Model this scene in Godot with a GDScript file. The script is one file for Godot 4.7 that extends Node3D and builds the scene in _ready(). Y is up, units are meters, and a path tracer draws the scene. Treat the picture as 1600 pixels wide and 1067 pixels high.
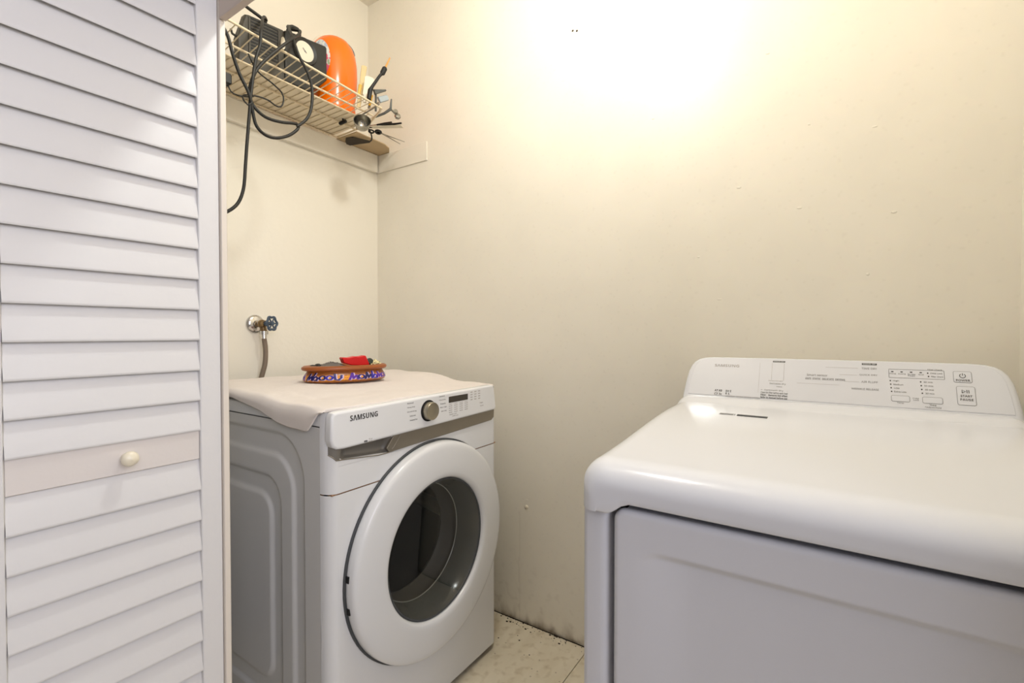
extends Node3D

# ------------------------------------------------------------------ mesh kit
class G:
	var v := PackedVector3Array()
	var n := PackedVector3Array()
	var uv := PackedVector2Array()

	func t(a: Vector3, b: Vector3, c: Vector3, na: Vector3, nb: Vector3, nc: Vector3, ua := Vector2.ZERO, ub := Vector2.ZERO, uc := Vector2.ZERO) -> void:
		var x := (b - a).cross(c - a)
		if x.length_squared() < 1e-18:
			return
		if x.dot(na + nb + nc) > 0.0:
			v.append(a); v.append(c); v.append(b); n.append(na); n.append(nc); n.append(nb); uv.append(ua); uv.append(uc); uv.append(ub)
		else:
			v.append(a); v.append(b); v.append(c); n.append(na); n.append(nb); n.append(nc); uv.append(ua); uv.append(ub); uv.append(uc)

	func q(a: Vector3, b: Vector3, c: Vector3, d: Vector3, nn: Vector3) -> void:
		t(a, b, c, nn, nn, nn)
		t(a, c, d, nn, nn, nn)

	# a sheet of points; its normals point along out (mode 0) or away from out (mode 1)
	func grid(P: Array, wu: bool, wv: bool, out: Vector3, mode := 0, us := PackedFloat32Array(), vs := PackedFloat32Array()) -> void:
		var R := P.size()
		var C: int = P[0].size()
		var N: Array = []
		var s := 0.0
		for i in R:
			var row := PackedVector3Array()
			row.resize(C)
			for j in C:
				var i0 := i - 1 if i > 0 else (R - 1 if wv else 0)
				var i1 := i + 1 if i < R - 1 else (0 if wv else R - 1)
				var j0 := j - 1 if j > 0 else (C - 1 if wu else 0)
				var j1 := j + 1 if j < C - 1 else (0 if wu else C - 1)
				var du: Vector3 = P[i][j1] - P[i][j0]
				var dv: Vector3 = P[i1][j] - P[i0][j]
				var x := du.cross(dv)
				if x.length_squared() < 1e-20:
					x = Vector3.ZERO
				row[j] = x.normalized()
				var p: Vector3 = P[i][j]
				s += x.dot(p - out if mode == 1 else out)
			N.append(row)
		var sg := 1.0 if s >= 0 else -1.0
		for i in (R if wv else R - 1):
			var k := (i + 1) % R
			for j in (C if wu else C - 1):
				var l := (j + 1) % C
				var ua := Vector2.ZERO
				var ub := Vector2.ZERO
				var uc := Vector2.ZERO
				var ud := Vector2.ZERO
				if us.size():
					var ul := us[j + 1] if us.size() > C else us[l]
					var vk := vs[i + 1] if vs.size() > R else vs[k]
					ua = Vector2(us[j], vs[i]); ub = Vector2(ul, vs[i]); uc = Vector2(ul, vk); ud = Vector2(us[j], vk)
				var a: Vector3 = N[i][j] * sg
				var b: Vector3 = N[i][l] * sg
				var c: Vector3 = N[k][l] * sg
				var d: Vector3 = N[k][j] * sg
				t(P[i][j], P[i][l], P[k][l], a, b, c, ua, ub, uc)
				t(P[i][j], P[k][l], P[k][j], a, c, d, ua, uc, ud)

	func box(c: Vector3, s: Vector3, bev := 0.0, B := Basis()) -> void:
		var h := s * 0.5
		var b := minf(bev, minf(h.x, minf(h.y, h.z)) * 0.9)
		for ax in 3:
			for sg in [-1.0, 1.0]:
				var n0 := Vector3.ZERO
				n0[ax] = sg
				var a1 := (ax + 1) % 3
				var a2 := (ax + 2) % 3
				var f: Array[Vector3] = []
				for k in [[-1, -1], [1, -1], [1, 1], [-1, 1]]:
					var p := Vector3.ZERO
					p[ax] = sg * h[ax]
					p[a1] = k[0] * (h[a1] - b)
					p[a2] = k[1] * (h[a2] - b)
					f.append(c + B * p)
				q(f[0], f[1], f[2], f[3], B * n0)
		if b <= 0.0:
			return
		for ax in 3:
			var a1 := (ax + 1) % 3
			var a2 := (ax + 2) % 3
			for s1 in [-1.0, 1.0]:
				for s2 in [-1.0, 1.0]:
					var n1 := Vector3.ZERO
					var n2 := Vector3.ZERO
					n1[a1] = s1
					n2[a2] = s2
					var e: Array[Vector3] = []
					for k in [[-1, 0], [1, 0], [1, 1], [-1, 1]]:
						var p := Vector3.ZERO
						p[ax] = k[0] * (h[ax] - b)
						p[a1] = s1 * (h[a1] - (b if k[1] else 0.0))
						p[a2] = s2 * (h[a2] - (0.0 if k[1] else b))
						e.append(c + B * p)
					var m1 := B * n1
					var m2 := B * n2
					t(e[0], e[1], e[2], m1, m1, m2)
					t(e[0], e[2], e[3], m1, m2, m2)
		for x in [-1.0, 1.0]:
			for y in [-1.0, 1.0]:
				for z in [-1.0, 1.0]:
					var k := Vector3(x, y, z)
					var i := h - Vector3(b, b, b)
					t(c + B * (k * Vector3(h.x, i.y, i.z)), c + B * (k * Vector3(i.x, h.y, i.z)), c + B * (k * Vector3(i.x, i.y, h.z)), B * Vector3(x, 0, 0), B * Vector3(0, y, 0), B * Vector3(0, 0, z))

	func tube(pts: Array, rad, sides := 8, caps := true) -> void:
		var m := pts.size()
		var T: Array[Vector3] = []
		for i in m:
			T.append((pts[mini(i + 1, m - 1)] - pts[maxi(i - 1, 0)]).normalized())
		var u := T[0].cross(Vector3(0.31, 0.87, 0.37)).normalized()
		var rows: Array = []
		for i in m:
			u = (u - T[i] * u.dot(T[i])).normalized()
			var w := T[i].cross(u)
			var ring: Array = []
			for k in sides:
				var a := TAU * k / sides
				ring.append(u * cos(a) + w * sin(a))
			rows.append(ring)
		for i in m - 1:
			var r0: float = rad[i] if rad is Array else rad
			var r1: float = rad[i + 1] if rad is Array else rad
			for k in sides:
				var l := (k + 1) % sides
				var a: Vector3 = rows[i][k]
				var b: Vector3 = rows[i][l]
				var c: Vector3 = rows[i + 1][l]
				var d: Vector3 = rows[i + 1][k]
				t(pts[i] + a * r0, pts[i] + b * r0, pts[i + 1] + c * r1, a, b, c)
				t(pts[i] + a * r0, pts[i + 1] + c * r1, pts[i + 1] + d * r1, a, c, d)
		if caps:
			for e in [0, m - 1]:
				var r: float = rad[e] if rad is Array else rad
				var nn: Vector3 = -T[0] if e == 0 else T[m - 1]
				for k in sides:
					t(pts[e], pts[e] + rows[e][k] * r, pts[e] + rows[e][(k + 1) % sides] * r, nn, nn, nn)

	# profile of (radius, height along the axis); outside lies to the right of its way
	func lathe(prof: Array, o: Vector3, axis: Vector3, segs := 48, u0 := Vector3.ZERO, squash := 1.0, uvs := false, crease := 0.75) -> void:
		var w := axis.normalized()
		var u := u0
		if u == Vector3.ZERO:
			u = w.cross(Vector3(0.3, 0.2, 0.93) if absf(w.z) < 0.9 else Vector3(0, 1, 0)).normalized()
		var x := w.cross(u)
		var m := prof.size()
		var en: Array[Vector2] = []
		for i in m - 1:
			var d: Vector2 = prof[i + 1] - prof[i]
			en.append(Vector2(d.y, -d.x).normalized())
		for i in m - 1:
			var n0 := en[i]
			var n1 := en[i]
			if i > 0 and en[i - 1].dot(en[i]) > crease:
				n0 = (en[i - 1] + en[i]).normalized()
			if i < m - 2 and en[i + 1].dot(en[i]) > crease:
				n1 = (en[i + 1] + en[i]).normalized()
			var p0: Vector2 = prof[i]
			var p1: Vector2 = prof[i + 1]
			for k in segs:
				var a0 := TAU * k / segs
				var a1 := TAU * (k + 1) / segs
				var d0 := u * cos(a0) + x * sin(a0) * squash
				var d1 := u * cos(a1) + x * sin(a1) * squash
				var e0 := (u * cos(a0) + x * sin(a0) / squash).normalized()
				var e1 := (u * cos(a1) + x * sin(a1) / squash).normalized()
				var A := o + d0 * p0.x + w * p0.y
				var Bq := o + d1 * p0.x + w * p0.y
				var Cq := o + d1 * p1.x + w * p1.y
				var D := o + d0 * p1.x + w * p1.y
				var na := e0 * n0.x + w * n0.y
				var nb := e1 * n0.x + w * n0.y
				var nc := e1 * n1.x + w * n1.y
				var nd := e0 * n1.x + w * n1.y
				var f0 := float(k) / segs
				var f1 := float(k + 1) / segs
				var g0 := float(i) / (m - 1)
				var g1 := float(i + 1) / (m - 1)
				t(A, Bq, Cq, na, nb, nc, Vector2(f0, g0), Vector2(f1, g0), Vector2(f1, g1))
				t(A, Cq, D, na, nc, nd, Vector2(f0, g0), Vector2(f1, g1), Vector2(f0, g1))

	# an outline in the plane U, V pushed out along W, its front edge rounded
	func prism(poly_in: PackedVector2Array, o: Vector3, U: Vector3, V: Vector3, depth: float, bev := 0.0, segs := 1) -> void:
		var poly := poly_in.duplicate()
		if Geometry2D.is_polygon_clockwise(poly):
			poly.reverse()
		var W := U.cross(V)
		var m := poly.size()
		var en: Array[Vector2] = []
		for i in m:
			var d: Vector2 = poly[(i + 1) % m] - poly[i]
			en.append(Vector2(d.y, -d.x).normalized())
		# is_polygon_clockwise counts y downwards: make sure the edge normals look outwards
		var area := 0.0
		for i in m:
			area += poly[i].cross(poly[(i + 1) % m])
		var sg := 1.0 if area > 0 else -1.0
		var lv: Array = []
		lv.append([0.0, 0.0, 0.0])
		if bev <= 0.0:
			lv.append([0.0, depth, 0.0])
		else:
			for k in segs + 1:
				var a := PI * 0.5 * k / segs
				lv.append([bev * (1.0 - cos(a)), depth - bev + bev * sin(a), a])
		var vn: Array[Vector2] = []
		for i in m:
			var s := en[i] + en[(i + m - 1) % m]
			vn.append(s / maxf(0.5, 0.5 * s.length_squared()) * sg)
		for k in lv.size() - 1:
			for i in m:
				var j := (i + 1) % m
				var e0 := en[i] * sg
				var a2 := e0
				var b2 := e0
				if en[i].dot(en[(i + m - 1) % m]) > 0.75:
					a2 = vn[i].normalized()
				if en[i].dot(en[j]) > 0.75:
					b2 = vn[j].normalized()
				var P := func(ii: int, L: Array) -> Vector3:
					var p: Vector2 = poly[ii] - vn[ii] * L[0]
					return o + U * p.x + V * p.y + W * L[1]
				var Nf := func(e: Vector2, L: Array) -> Vector3:
					return (U * e.x + V * e.y) * cos(L[2]) + W * sin(L[2])
				t(P.call(i, lv[k]), P.call(j, lv[k]), P.call(j, lv[k + 1]), Nf.call(a2, lv[k]), Nf.call(b2, lv[k]), Nf.call(b2, lv[k + 1]))
				t(P.call(i, lv[k]), P.call(j, lv[k + 1]), P.call(i, lv[k + 1]), Nf.call(a2, lv[k]), Nf.call(b2, lv[k + 1]), Nf.call(a2, lv[k + 1]))
		for side in [[lv[0], -W], [lv[lv.size() - 1], W]]:
			var L: Array = side[0]
			var pp := PackedVector2Array()
			for i in m:
				pp.append(poly[i] - vn[i] * L[0])
			var idx := Geometry2D.triangulate_polygon(pp)
			for i in range(0, idx.size(), 3):
				var f: Array = []
				for k in 3:
					var p := pp[idx[i + k]]
					f.append(o + U * p.x + V * p.y + W * L[1])
				t(f[0], f[1], f[2], side[1], side[1], side[1])

	func ball(c: Vector3, r: Vector3, segs := 16) -> void:
		var P: Array = []
		var rr := segs / 2
		for i in rr:
			for k in segs:
				var a: Array[Vector3] = []
				for e in [[i, k], [i, k + 1], [i + 1, k + 1], [i + 1, k]]:
					var th: float = PI * e[0] / rr
					var ph: float = TAU * e[1] / segs
					a.append(Vector3(sin(th) * cos(ph), cos(th), sin(th) * sin(ph)))
				var N: Array[Vector3] = []
				for d in a:
					N.append((d / r).normalized())
				t(c + a[0] * r, c + a[1] * r, c + a[2] * r, N[0], N[1], N[2])
				t(c + a[0] * r, c + a[2] * r, c + a[3] * r, N[0], N[2], N[3])

	func mesh(shift := Vector3.ZERO) -> ArrayMesh:
		var ar := []
		ar.resize(Mesh.ARRAY_MAX)
		var w := v
		if shift != Vector3.ZERO:
			w = PackedVector3Array()
			w.resize(v.size())
			for i in v.size():
				w[i] = v[i] - shift
		ar[Mesh.ARRAY_VERTEX] = w
		ar[Mesh.ARRAY_NORMAL] = n
		ar[Mesh.ARRAY_TEX_UV] = uv
		var me := ArrayMesh.new()
		me.add_surface_from_arrays(Mesh.PRIMITIVE_TRIANGLES, ar)
		return me

# ------------------------------------------------------------------ helpers
var M := {}

func V(x: float, y: float, z: float) -> Vector3:
	return Vector3(x, y, z)

func mat(called: String, c: Color, rough := 0.5, metal := 0.0) -> StandardMaterial3D:
	var m := StandardMaterial3D.new()
	m.resource_name = called
	m.albedo_color = c
	m.roughness = rough
	m.metallic = metal
	M[called] = m
	return m

func tag(o: Node3D, label := "", category := "", group := "", kind := "") -> Node3D:
	for k in [["label", label], ["category", category], ["group", group], ["kind", kind]]:
		if k[1] != "":
			o.set_meta(k[0], k[1])
	return o

func thing(called: String, label: String, category: String, at := Vector3.ZERO, group := "") -> Node3D:
	var o := Node3D.new()
	o.name = called
	add_child(o, true)
	o.position = at
	return tag(o, label, category, group)

# a mesh whose points were given in the room's own coordinates, hung under a thing, a part or the room
func put(called: String, g: G, m: Material, parent: Node3D = null) -> MeshInstance3D:
	var o := MeshInstance3D.new()
	o.name = called
	var base := Vector3.ZERO
	if parent != null and parent.get_parent() == self:
		base = -parent.position
	if parent == null:
		var lo := g.v[0]
		var hi := g.v[0]
		for p in g.v:
			lo = lo.min(p)
			hi = hi.max(p)
		base = V((lo.x + hi.x) / 2, lo.y, (lo.z + hi.z) / 2)
		o.mesh = g.mesh(base)
	else:
		o.mesh = g.mesh()
	o.material_override = m
	o.position = base
	if parent == null:
		add_child(o, true)
	else:
		parent.add_child(o, true)
	return o

func struct(called: String, g: G, m: Material) -> MeshInstance3D:
	var o := put(called, g, m)
	o.set_meta("kind", "structure")
	return o

var font_bold: SystemFont
var font_plain: SystemFont

# flat lettering whose middle lies at c, w metres wide (or h metres tall), reading along U with V up
func text(parent: Node3D, s: String, c: Vector3, U: Vector3, Vv: Vector3, w: float, h: float, m: Material, bold := false) -> void:
	var tm := TextMesh.new()
	tm.text = s
	tm.font = font_bold if bold else font_plain
	tm.font_size = 64
	tm.pixel_size = 0.001
	tm.depth = 0.004
	tm.curve_step = 2.0
	var bb := tm.get_aabb()
	var o := MeshInstance3D.new()
	o.name = "lettering"
	o.mesh = tm
	o.material_override = m
	var sx := w / maxf(bb.size.x, 0.001)
	var sy := h / maxf(bb.size.y, 0.001)
	if w <= 0.0:
		sx = sy
	if h <= 0.0:
		sy = sx
	var base := Vector3.ZERO
	if parent.get_parent() == self:
		base = -parent.position
	var Wn := U.cross(Vv)
	var B := Basis(U * sx, Vv * sy, Wn * 0.1)
	o.transform = Transform3D(B, c - B * (bb.position + bb.size * 0.5) + base)
	parent.add_child(o, true)

func rrect(w: float, h: float, r: float, seg := 6, c := Vector2.ZERO) -> PackedVector2Array:
	var p := PackedVector2Array()
	var k := 0
	for s in [Vector2(1, 1), Vector2(-1, 1), Vector2(-1, -1), Vector2(1, -1)]:
		for i in seg + 1:
			var a := PI * 0.5 * (k + float(i) / seg)
			p.append(c + s * Vector2(w / 2 - r, h / 2 - r) + Vector2(cos(a), sin(a)) * r)
		k += 1
	return p

func smooth(pts: Array, step := 0.012) -> Array:
	var c := Curve3D.new()
	c.bake_interval = step
	var m := pts.size()
	for i in m:
		var tn: Vector3 = (pts[mini(i + 1, m - 1)] - pts[maxi(i - 1, 0)]) / 6.0
		c.add_point(pts[i], -tn, tn)
	return Array(c.get_baked_points())

func ss(a: float, b: float, x: float) -> float:
	var t := clampf((x - a) / (b - a), 0.0, 1.0)
	return t * t * (3.0 - 2.0 * t)

func span(a: float, b: float, k: int) -> PackedFloat32Array:
	var p := PackedFloat32Array()
	for i in k + 1:
		p.append(lerpf(a, b, float(i) / k))
	return p

func noise(sd: int, f: float, oct := 3) -> FastNoiseLite:
	var fn := FastNoiseLite.new()
	fn.seed = sd
	fn.frequency = f
	fn.noise_type = FastNoiseLite.TYPE_SIMPLEX_SMOOTH
	fn.fractal_octaves = oct
	return fn

func bumpy(m: StandardMaterial3D, sd: int, f: float, scale: float, strength: float, oct := 3) -> void:
	var nt := NoiseTexture2D.new()
	nt.width = 512
	nt.height = 512
	nt.seamless = true
	nt.noise = noise(sd, f, oct)
	nt.as_normal_map = true
	nt.bump_strength = 4.0
	m.normal_enabled = true
	m.normal_texture = nt
	m.normal_scale = strength
	m.uv1_triplanar = true
	m.uv1_world_triplanar = true
	m.uv1_scale = Vector3.ONE * scale

func rounding(d: float, r: float) -> float:
	if d >= r:
		return 0.0
	var k := r - maxf(d, 0.0)
	return r - sqrt(maxf(r * r - k * k, 0.0))

# ------------------------------------------------------------------ scene
func _ready() -> void:
	var cam := Camera3D.new()
	cam.name = "camera"
	add_child(cam)
	cam.position = V(1.7625, 1.0997, 1.5)
	cam.rotation = Vector3(-deg_to_rad(1.0), deg_to_rad(33.7), 0)
	cam.fov = rad_to_deg(2.0 * atan(533.5 / 735.0))
	cam.near = 0.02
	cam.current = true
	var we := WorldEnvironment.new()
	we.name = "environment"
	var env := Environment.new()
	env.background_mode = Environment.BG_COLOR
	env.background_color = Color(0.02, 0.02, 0.022)
	env.tonemap_mode = Environment.TONE_MAPPER_LINEAR
	env.tonemap_exposure = 1.0
	env.sdfgi_enabled = true
	env.ssao_enabled = true
	env.ssil_enabled = true
	we.environment = env
	add_child(we)
	var closet_lamp_at := V(1.19, 2.32, 0.72)
	var closet_lamp_energy := 0.545
	var closet_lamp_color := Color(0.975, 0.995, 0.99)
	var window_energy := 2.9
	var window_color := Color(0.95, 0.945, 0.985)

	font_bold = SystemFont.new()
	font_bold.font_names = PackedStringArray(["Droid Sans"])
	font_bold.font_weight = 700
	font_plain = SystemFont.new()
	font_plain.font_names = PackedStringArray(["Droid Sans"])
	materials()
	room(closet_lamp_at, closet_lamp_energy, closet_lamp_color, window_energy, window_color)
	louvre_door()
	washer()
	dryer()
	towel()
	dish()
	valve()
	shelf()
	compressor()
	cords()
	jug()
	utensils()

func materials() -> void:
	bumpy(mat("wall_paint", Color(0.956, 0.928, 0.868), 0.42), 3, 0.03, 2.2, 0.12)
	bumpy(mat("hall_paint", Color(0.72, 0.72, 0.73), 0.7), 5, 0.03, 2.0, 0.1)
	bumpy(mat("ceiling_paint", Color(0.93, 0.90, 0.84), 0.8), 4, 0.05, 3.0, 0.1)
	bumpy(mat("door_paint", Color(0.885, 0.875, 0.87), 0.42), 8, 0.02, 5.0, 0.08)
	bumpy(mat("rail_paint", Color(0.885, 0.855, 0.835), 0.45), 9, 0.02, 5.0, 0.1)
	bumpy(mat("jamb_paint", Color(0.90, 0.86, 0.81), 0.5), 10, 0.02, 4.0, 0.12)
	bumpy(mat("lintel_paint", Color(0.78, 0.72, 0.67), 0.6), 12, 0.02, 4.0, 0.12)
	mat("knob_cream", Color(0.93, 0.89, 0.80), 0.3)
	mat("enamel", Color(0.90, 0.90, 0.905), 0.22)
	bumpy(mat("sheet_enamel", Color(0.85, 0.845, 0.84), 0.35), 15, 0.08, 6.0, 0.05)
	mat("panel_white", Color(0.925, 0.925, 0.93), 0.25)
	mat("dryer_white", Color(0.905, 0.908, 0.93), 0.16)
	bumpy(mat("dryer_sheet", Color(0.87, 0.87, 0.895), 0.3), 16, 0.1, 8.0, 0.05)
	mat("gap_dark", Color(0.03, 0.03, 0.035), 0.8)
	mat("rubber_grey", Color(0.27, 0.28, 0.29), 0.6)
	mat("silver_strip", Color(0.56, 0.53, 0.48), 0.36, 0.55)
	mat("pocket", Color(0.50, 0.48, 0.45), 0.5, 0.3)
	mat("knob_metal", Color(0.66, 0.63, 0.56), 0.3, 0.85)
	mat("chrome", Color(0.82, 0.81, 0.80), 0.14, 1.0)
	mat("brass", Color(0.55, 0.46, 0.33), 0.35, 0.9)
	bumpy(mat("braid", Color(0.52, 0.46, 0.40), 0.45, 0.35), 21, 0.2, 30.0, 0.8)
	mat("wheel_blue", Color(0.25, 0.31, 0.38), 0.45)
	mat("display", Color(0.24, 0.22, 0.19), 0.3)
	mat("print_dark", Color(0.22, 0.21, 0.21), 0.6)
	mat("print_grey", Color(0.52, 0.51, 0.51), 0.6)
	mat("print_pale", Color(0.72, 0.70, 0.69), 0.6)
	mat("print_white", Color(0.85, 0.85, 0.85), 0.6)
	mat("drum_dark", Color(0.09, 0.08, 0.07), 0.4, 0.4)
	mat("bellows", Color(0.17, 0.17, 0.165), 0.5)
	mat("bowl_grey", Color(0.29, 0.305, 0.30), 0.15)
	mat("bowl_rim", Color(0.75, 0.76, 0.74), 0.25, 0.6)
	var gl := mat("door_glass", Color(0.2, 0.21, 0.21, 0.15), 0.02)
	gl.transparency = BaseMaterial3D.TRANSPARENCY_ALPHA
	bumpy(mat("towel", Color(0.95, 0.912, 0.888), 0.95), 31, 0.25, 14.0, 0.9)
	mat("wire_white", Color(0.90, 0.83, 0.70), 0.4)
	bumpy(mat("black_plastic", Color(0.135, 0.13, 0.112), 0.5), 33, 0.2, 20.0, 0.2)
	mat("black_deep", Color(0.035, 0.033, 0.03), 0.55)
	mat("vent_grey", Color(0.27, 0.25, 0.215), 0.5)
	mat("dial_face", Color(0.88, 0.84, 0.76), 0.4)
	mat("cable", Color(0.10, 0.092, 0.075), 0.55)
	mat("orange", Color(1.0, 0.46, 0.03), 0.22)
	mat("wood_pale", Color(0.86, 0.76, 0.56), 0.6)
	mat("white_plastic", Color(0.90, 0.86, 0.78), 0.4)
	mat("yellow", Color(0.88, 0.65, 0.15), 0.4)
	mat("orange_wood", Color(0.86, 0.62, 0.33), 0.5)
	mat("steel", Color(0.62, 0.61, 0.58), 0.2, 1.0)
	mat("steel_dark", Color(0.30, 0.27, 0.23), 0.35, 0.6)
	mat("clip_grey", Color(0.36, 0.37, 0.36), 0.4)
	mat("clip_blue", Color(0.68, 0.72, 0.74), 0.4)
	mat("red_wrap", Color(0.83, 0.03, 0.05), 0.4)
	var ln := mat("liner", Color(0.96, 0.90, 0.79), 0.6)
	ln.backlight_enabled = true
	ln.backlight = Color(0.35, 0.32, 0.27)
	bumpy(mat("ash", Color(0.47, 0.44, 0.41), 0.95), 41, 0.2, 30.0, 1.0)
	mat("bottle_green", Color(0.04, 0.12, 0.09), 0.3)
	mat("board_tan", Color(0.78, 0.68, 0.53), 0.7)
	mat("caulk_dark", Color(0.24, 0.19, 0.14), 0.9)
	mat("rust", Color(0.60, 0.46, 0.34), 0.8)

	var lamp := mat("bulb_glow", Color(1, 0.97, 0.9), 0.3)
	lamp.emission_enabled = true
	lamp.emission = Color(1, 0.93, 0.82)
	lamp.emission_energy_multiplier = 6.0
	var wg := mat("window_glow", Color(0.85, 0.9, 1.0), 0.4)
	wg.emission_enabled = true
	wg.emission = Color(0.85, 0.91, 1.0)
	wg.emission_energy_multiplier = 1.2

	# the big wall: cream paint with grime low down by the floor, a hairline crack and faint scuffs
	var W := 460
	var H := 530
	var im := Image.create(W, H, false, Image.FORMAT_RGB8)
	var a := noise(51, 0.02, 4)
	var b := noise(52, 0.09, 3)
	var c := noise(53, 0.3, 2)
	var paint := Color(0.956, 0.928, 0.868)
	for j in H:
		var y := (1.0 - (j + 0.5) / H) * 2.65
		for i in W:
			var x := -0.1 + (i + 0.5) / W * 2.3
			var k := 1.0 + 0.012 * a.get_noise_2d(i, j)
			var g := 0.0
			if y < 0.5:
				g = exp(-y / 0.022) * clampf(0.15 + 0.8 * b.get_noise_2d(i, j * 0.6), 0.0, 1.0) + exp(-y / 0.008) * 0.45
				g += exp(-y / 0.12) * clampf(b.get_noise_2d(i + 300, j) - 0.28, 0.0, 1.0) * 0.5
				if y < 0.42 and absf(x - 0.796 - 0.004 * a.get_noise_2d(7, j)) < 0.003:
					g += 0.05
			if c.get_noise_2d(i, j) > 0.62:
				g += 0.03
			im.set_pixel(i, j, (paint * k).lerp(Color(0.42, 0.35, 0.27), clampf(g, 0.0, 0.8)))
	var bw: StandardMaterial3D = M.wall_paint.duplicate()
	bw.resource_name = "stained_wall_paint"
	bw.uv1_triplanar = false
	bw.uv1_scale = Vector3.ONE
	bw.normal_enabled = false
	bw.albedo_color = Color.WHITE
	bw.albedo_texture = ImageTexture.create_from_image(im)
	M["wall_back"] = bw

	# floor tile: beige, faintly streaked along the tile, with specks of dirt
	for kind in 3:
		var t := Image.create(256, 256, false, Image.FORMAT_RGB8)
		var s1 := noise(61 + kind, 0.02, 4)
		var s2 := noise(71 + kind, 0.08, 3)
		var s3 := noise(81 + kind, 0.2, 2)
		for j in 256:
			for i in 256:
				var k := 0.5 + 0.5 * s1.get_noise_2d(i * 2.5, j * 0.5)
				var cc := Color(0.86, 0.81, 0.71).lerp(Color(0.93, 0.89, 0.81), k)
				cc = cc.lerp(Color(0.60, 0.51, 0.37), clampf(s2.get_noise_2d(i, j) * 0.45 - 0.05, 0.0, 0.3))
				if s3.get_noise_2d(i, j) > 0.74:
					cc = cc.lerp(Color(0.40, 0.32, 0.24), 0.6)
				t.set_pixel(i, j, cc)
		var m := mat("floor_tile_%d" % kind, Color.WHITE, 0.35)
		m.albedo_texture = ImageTexture.create_from_image(t)

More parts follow.
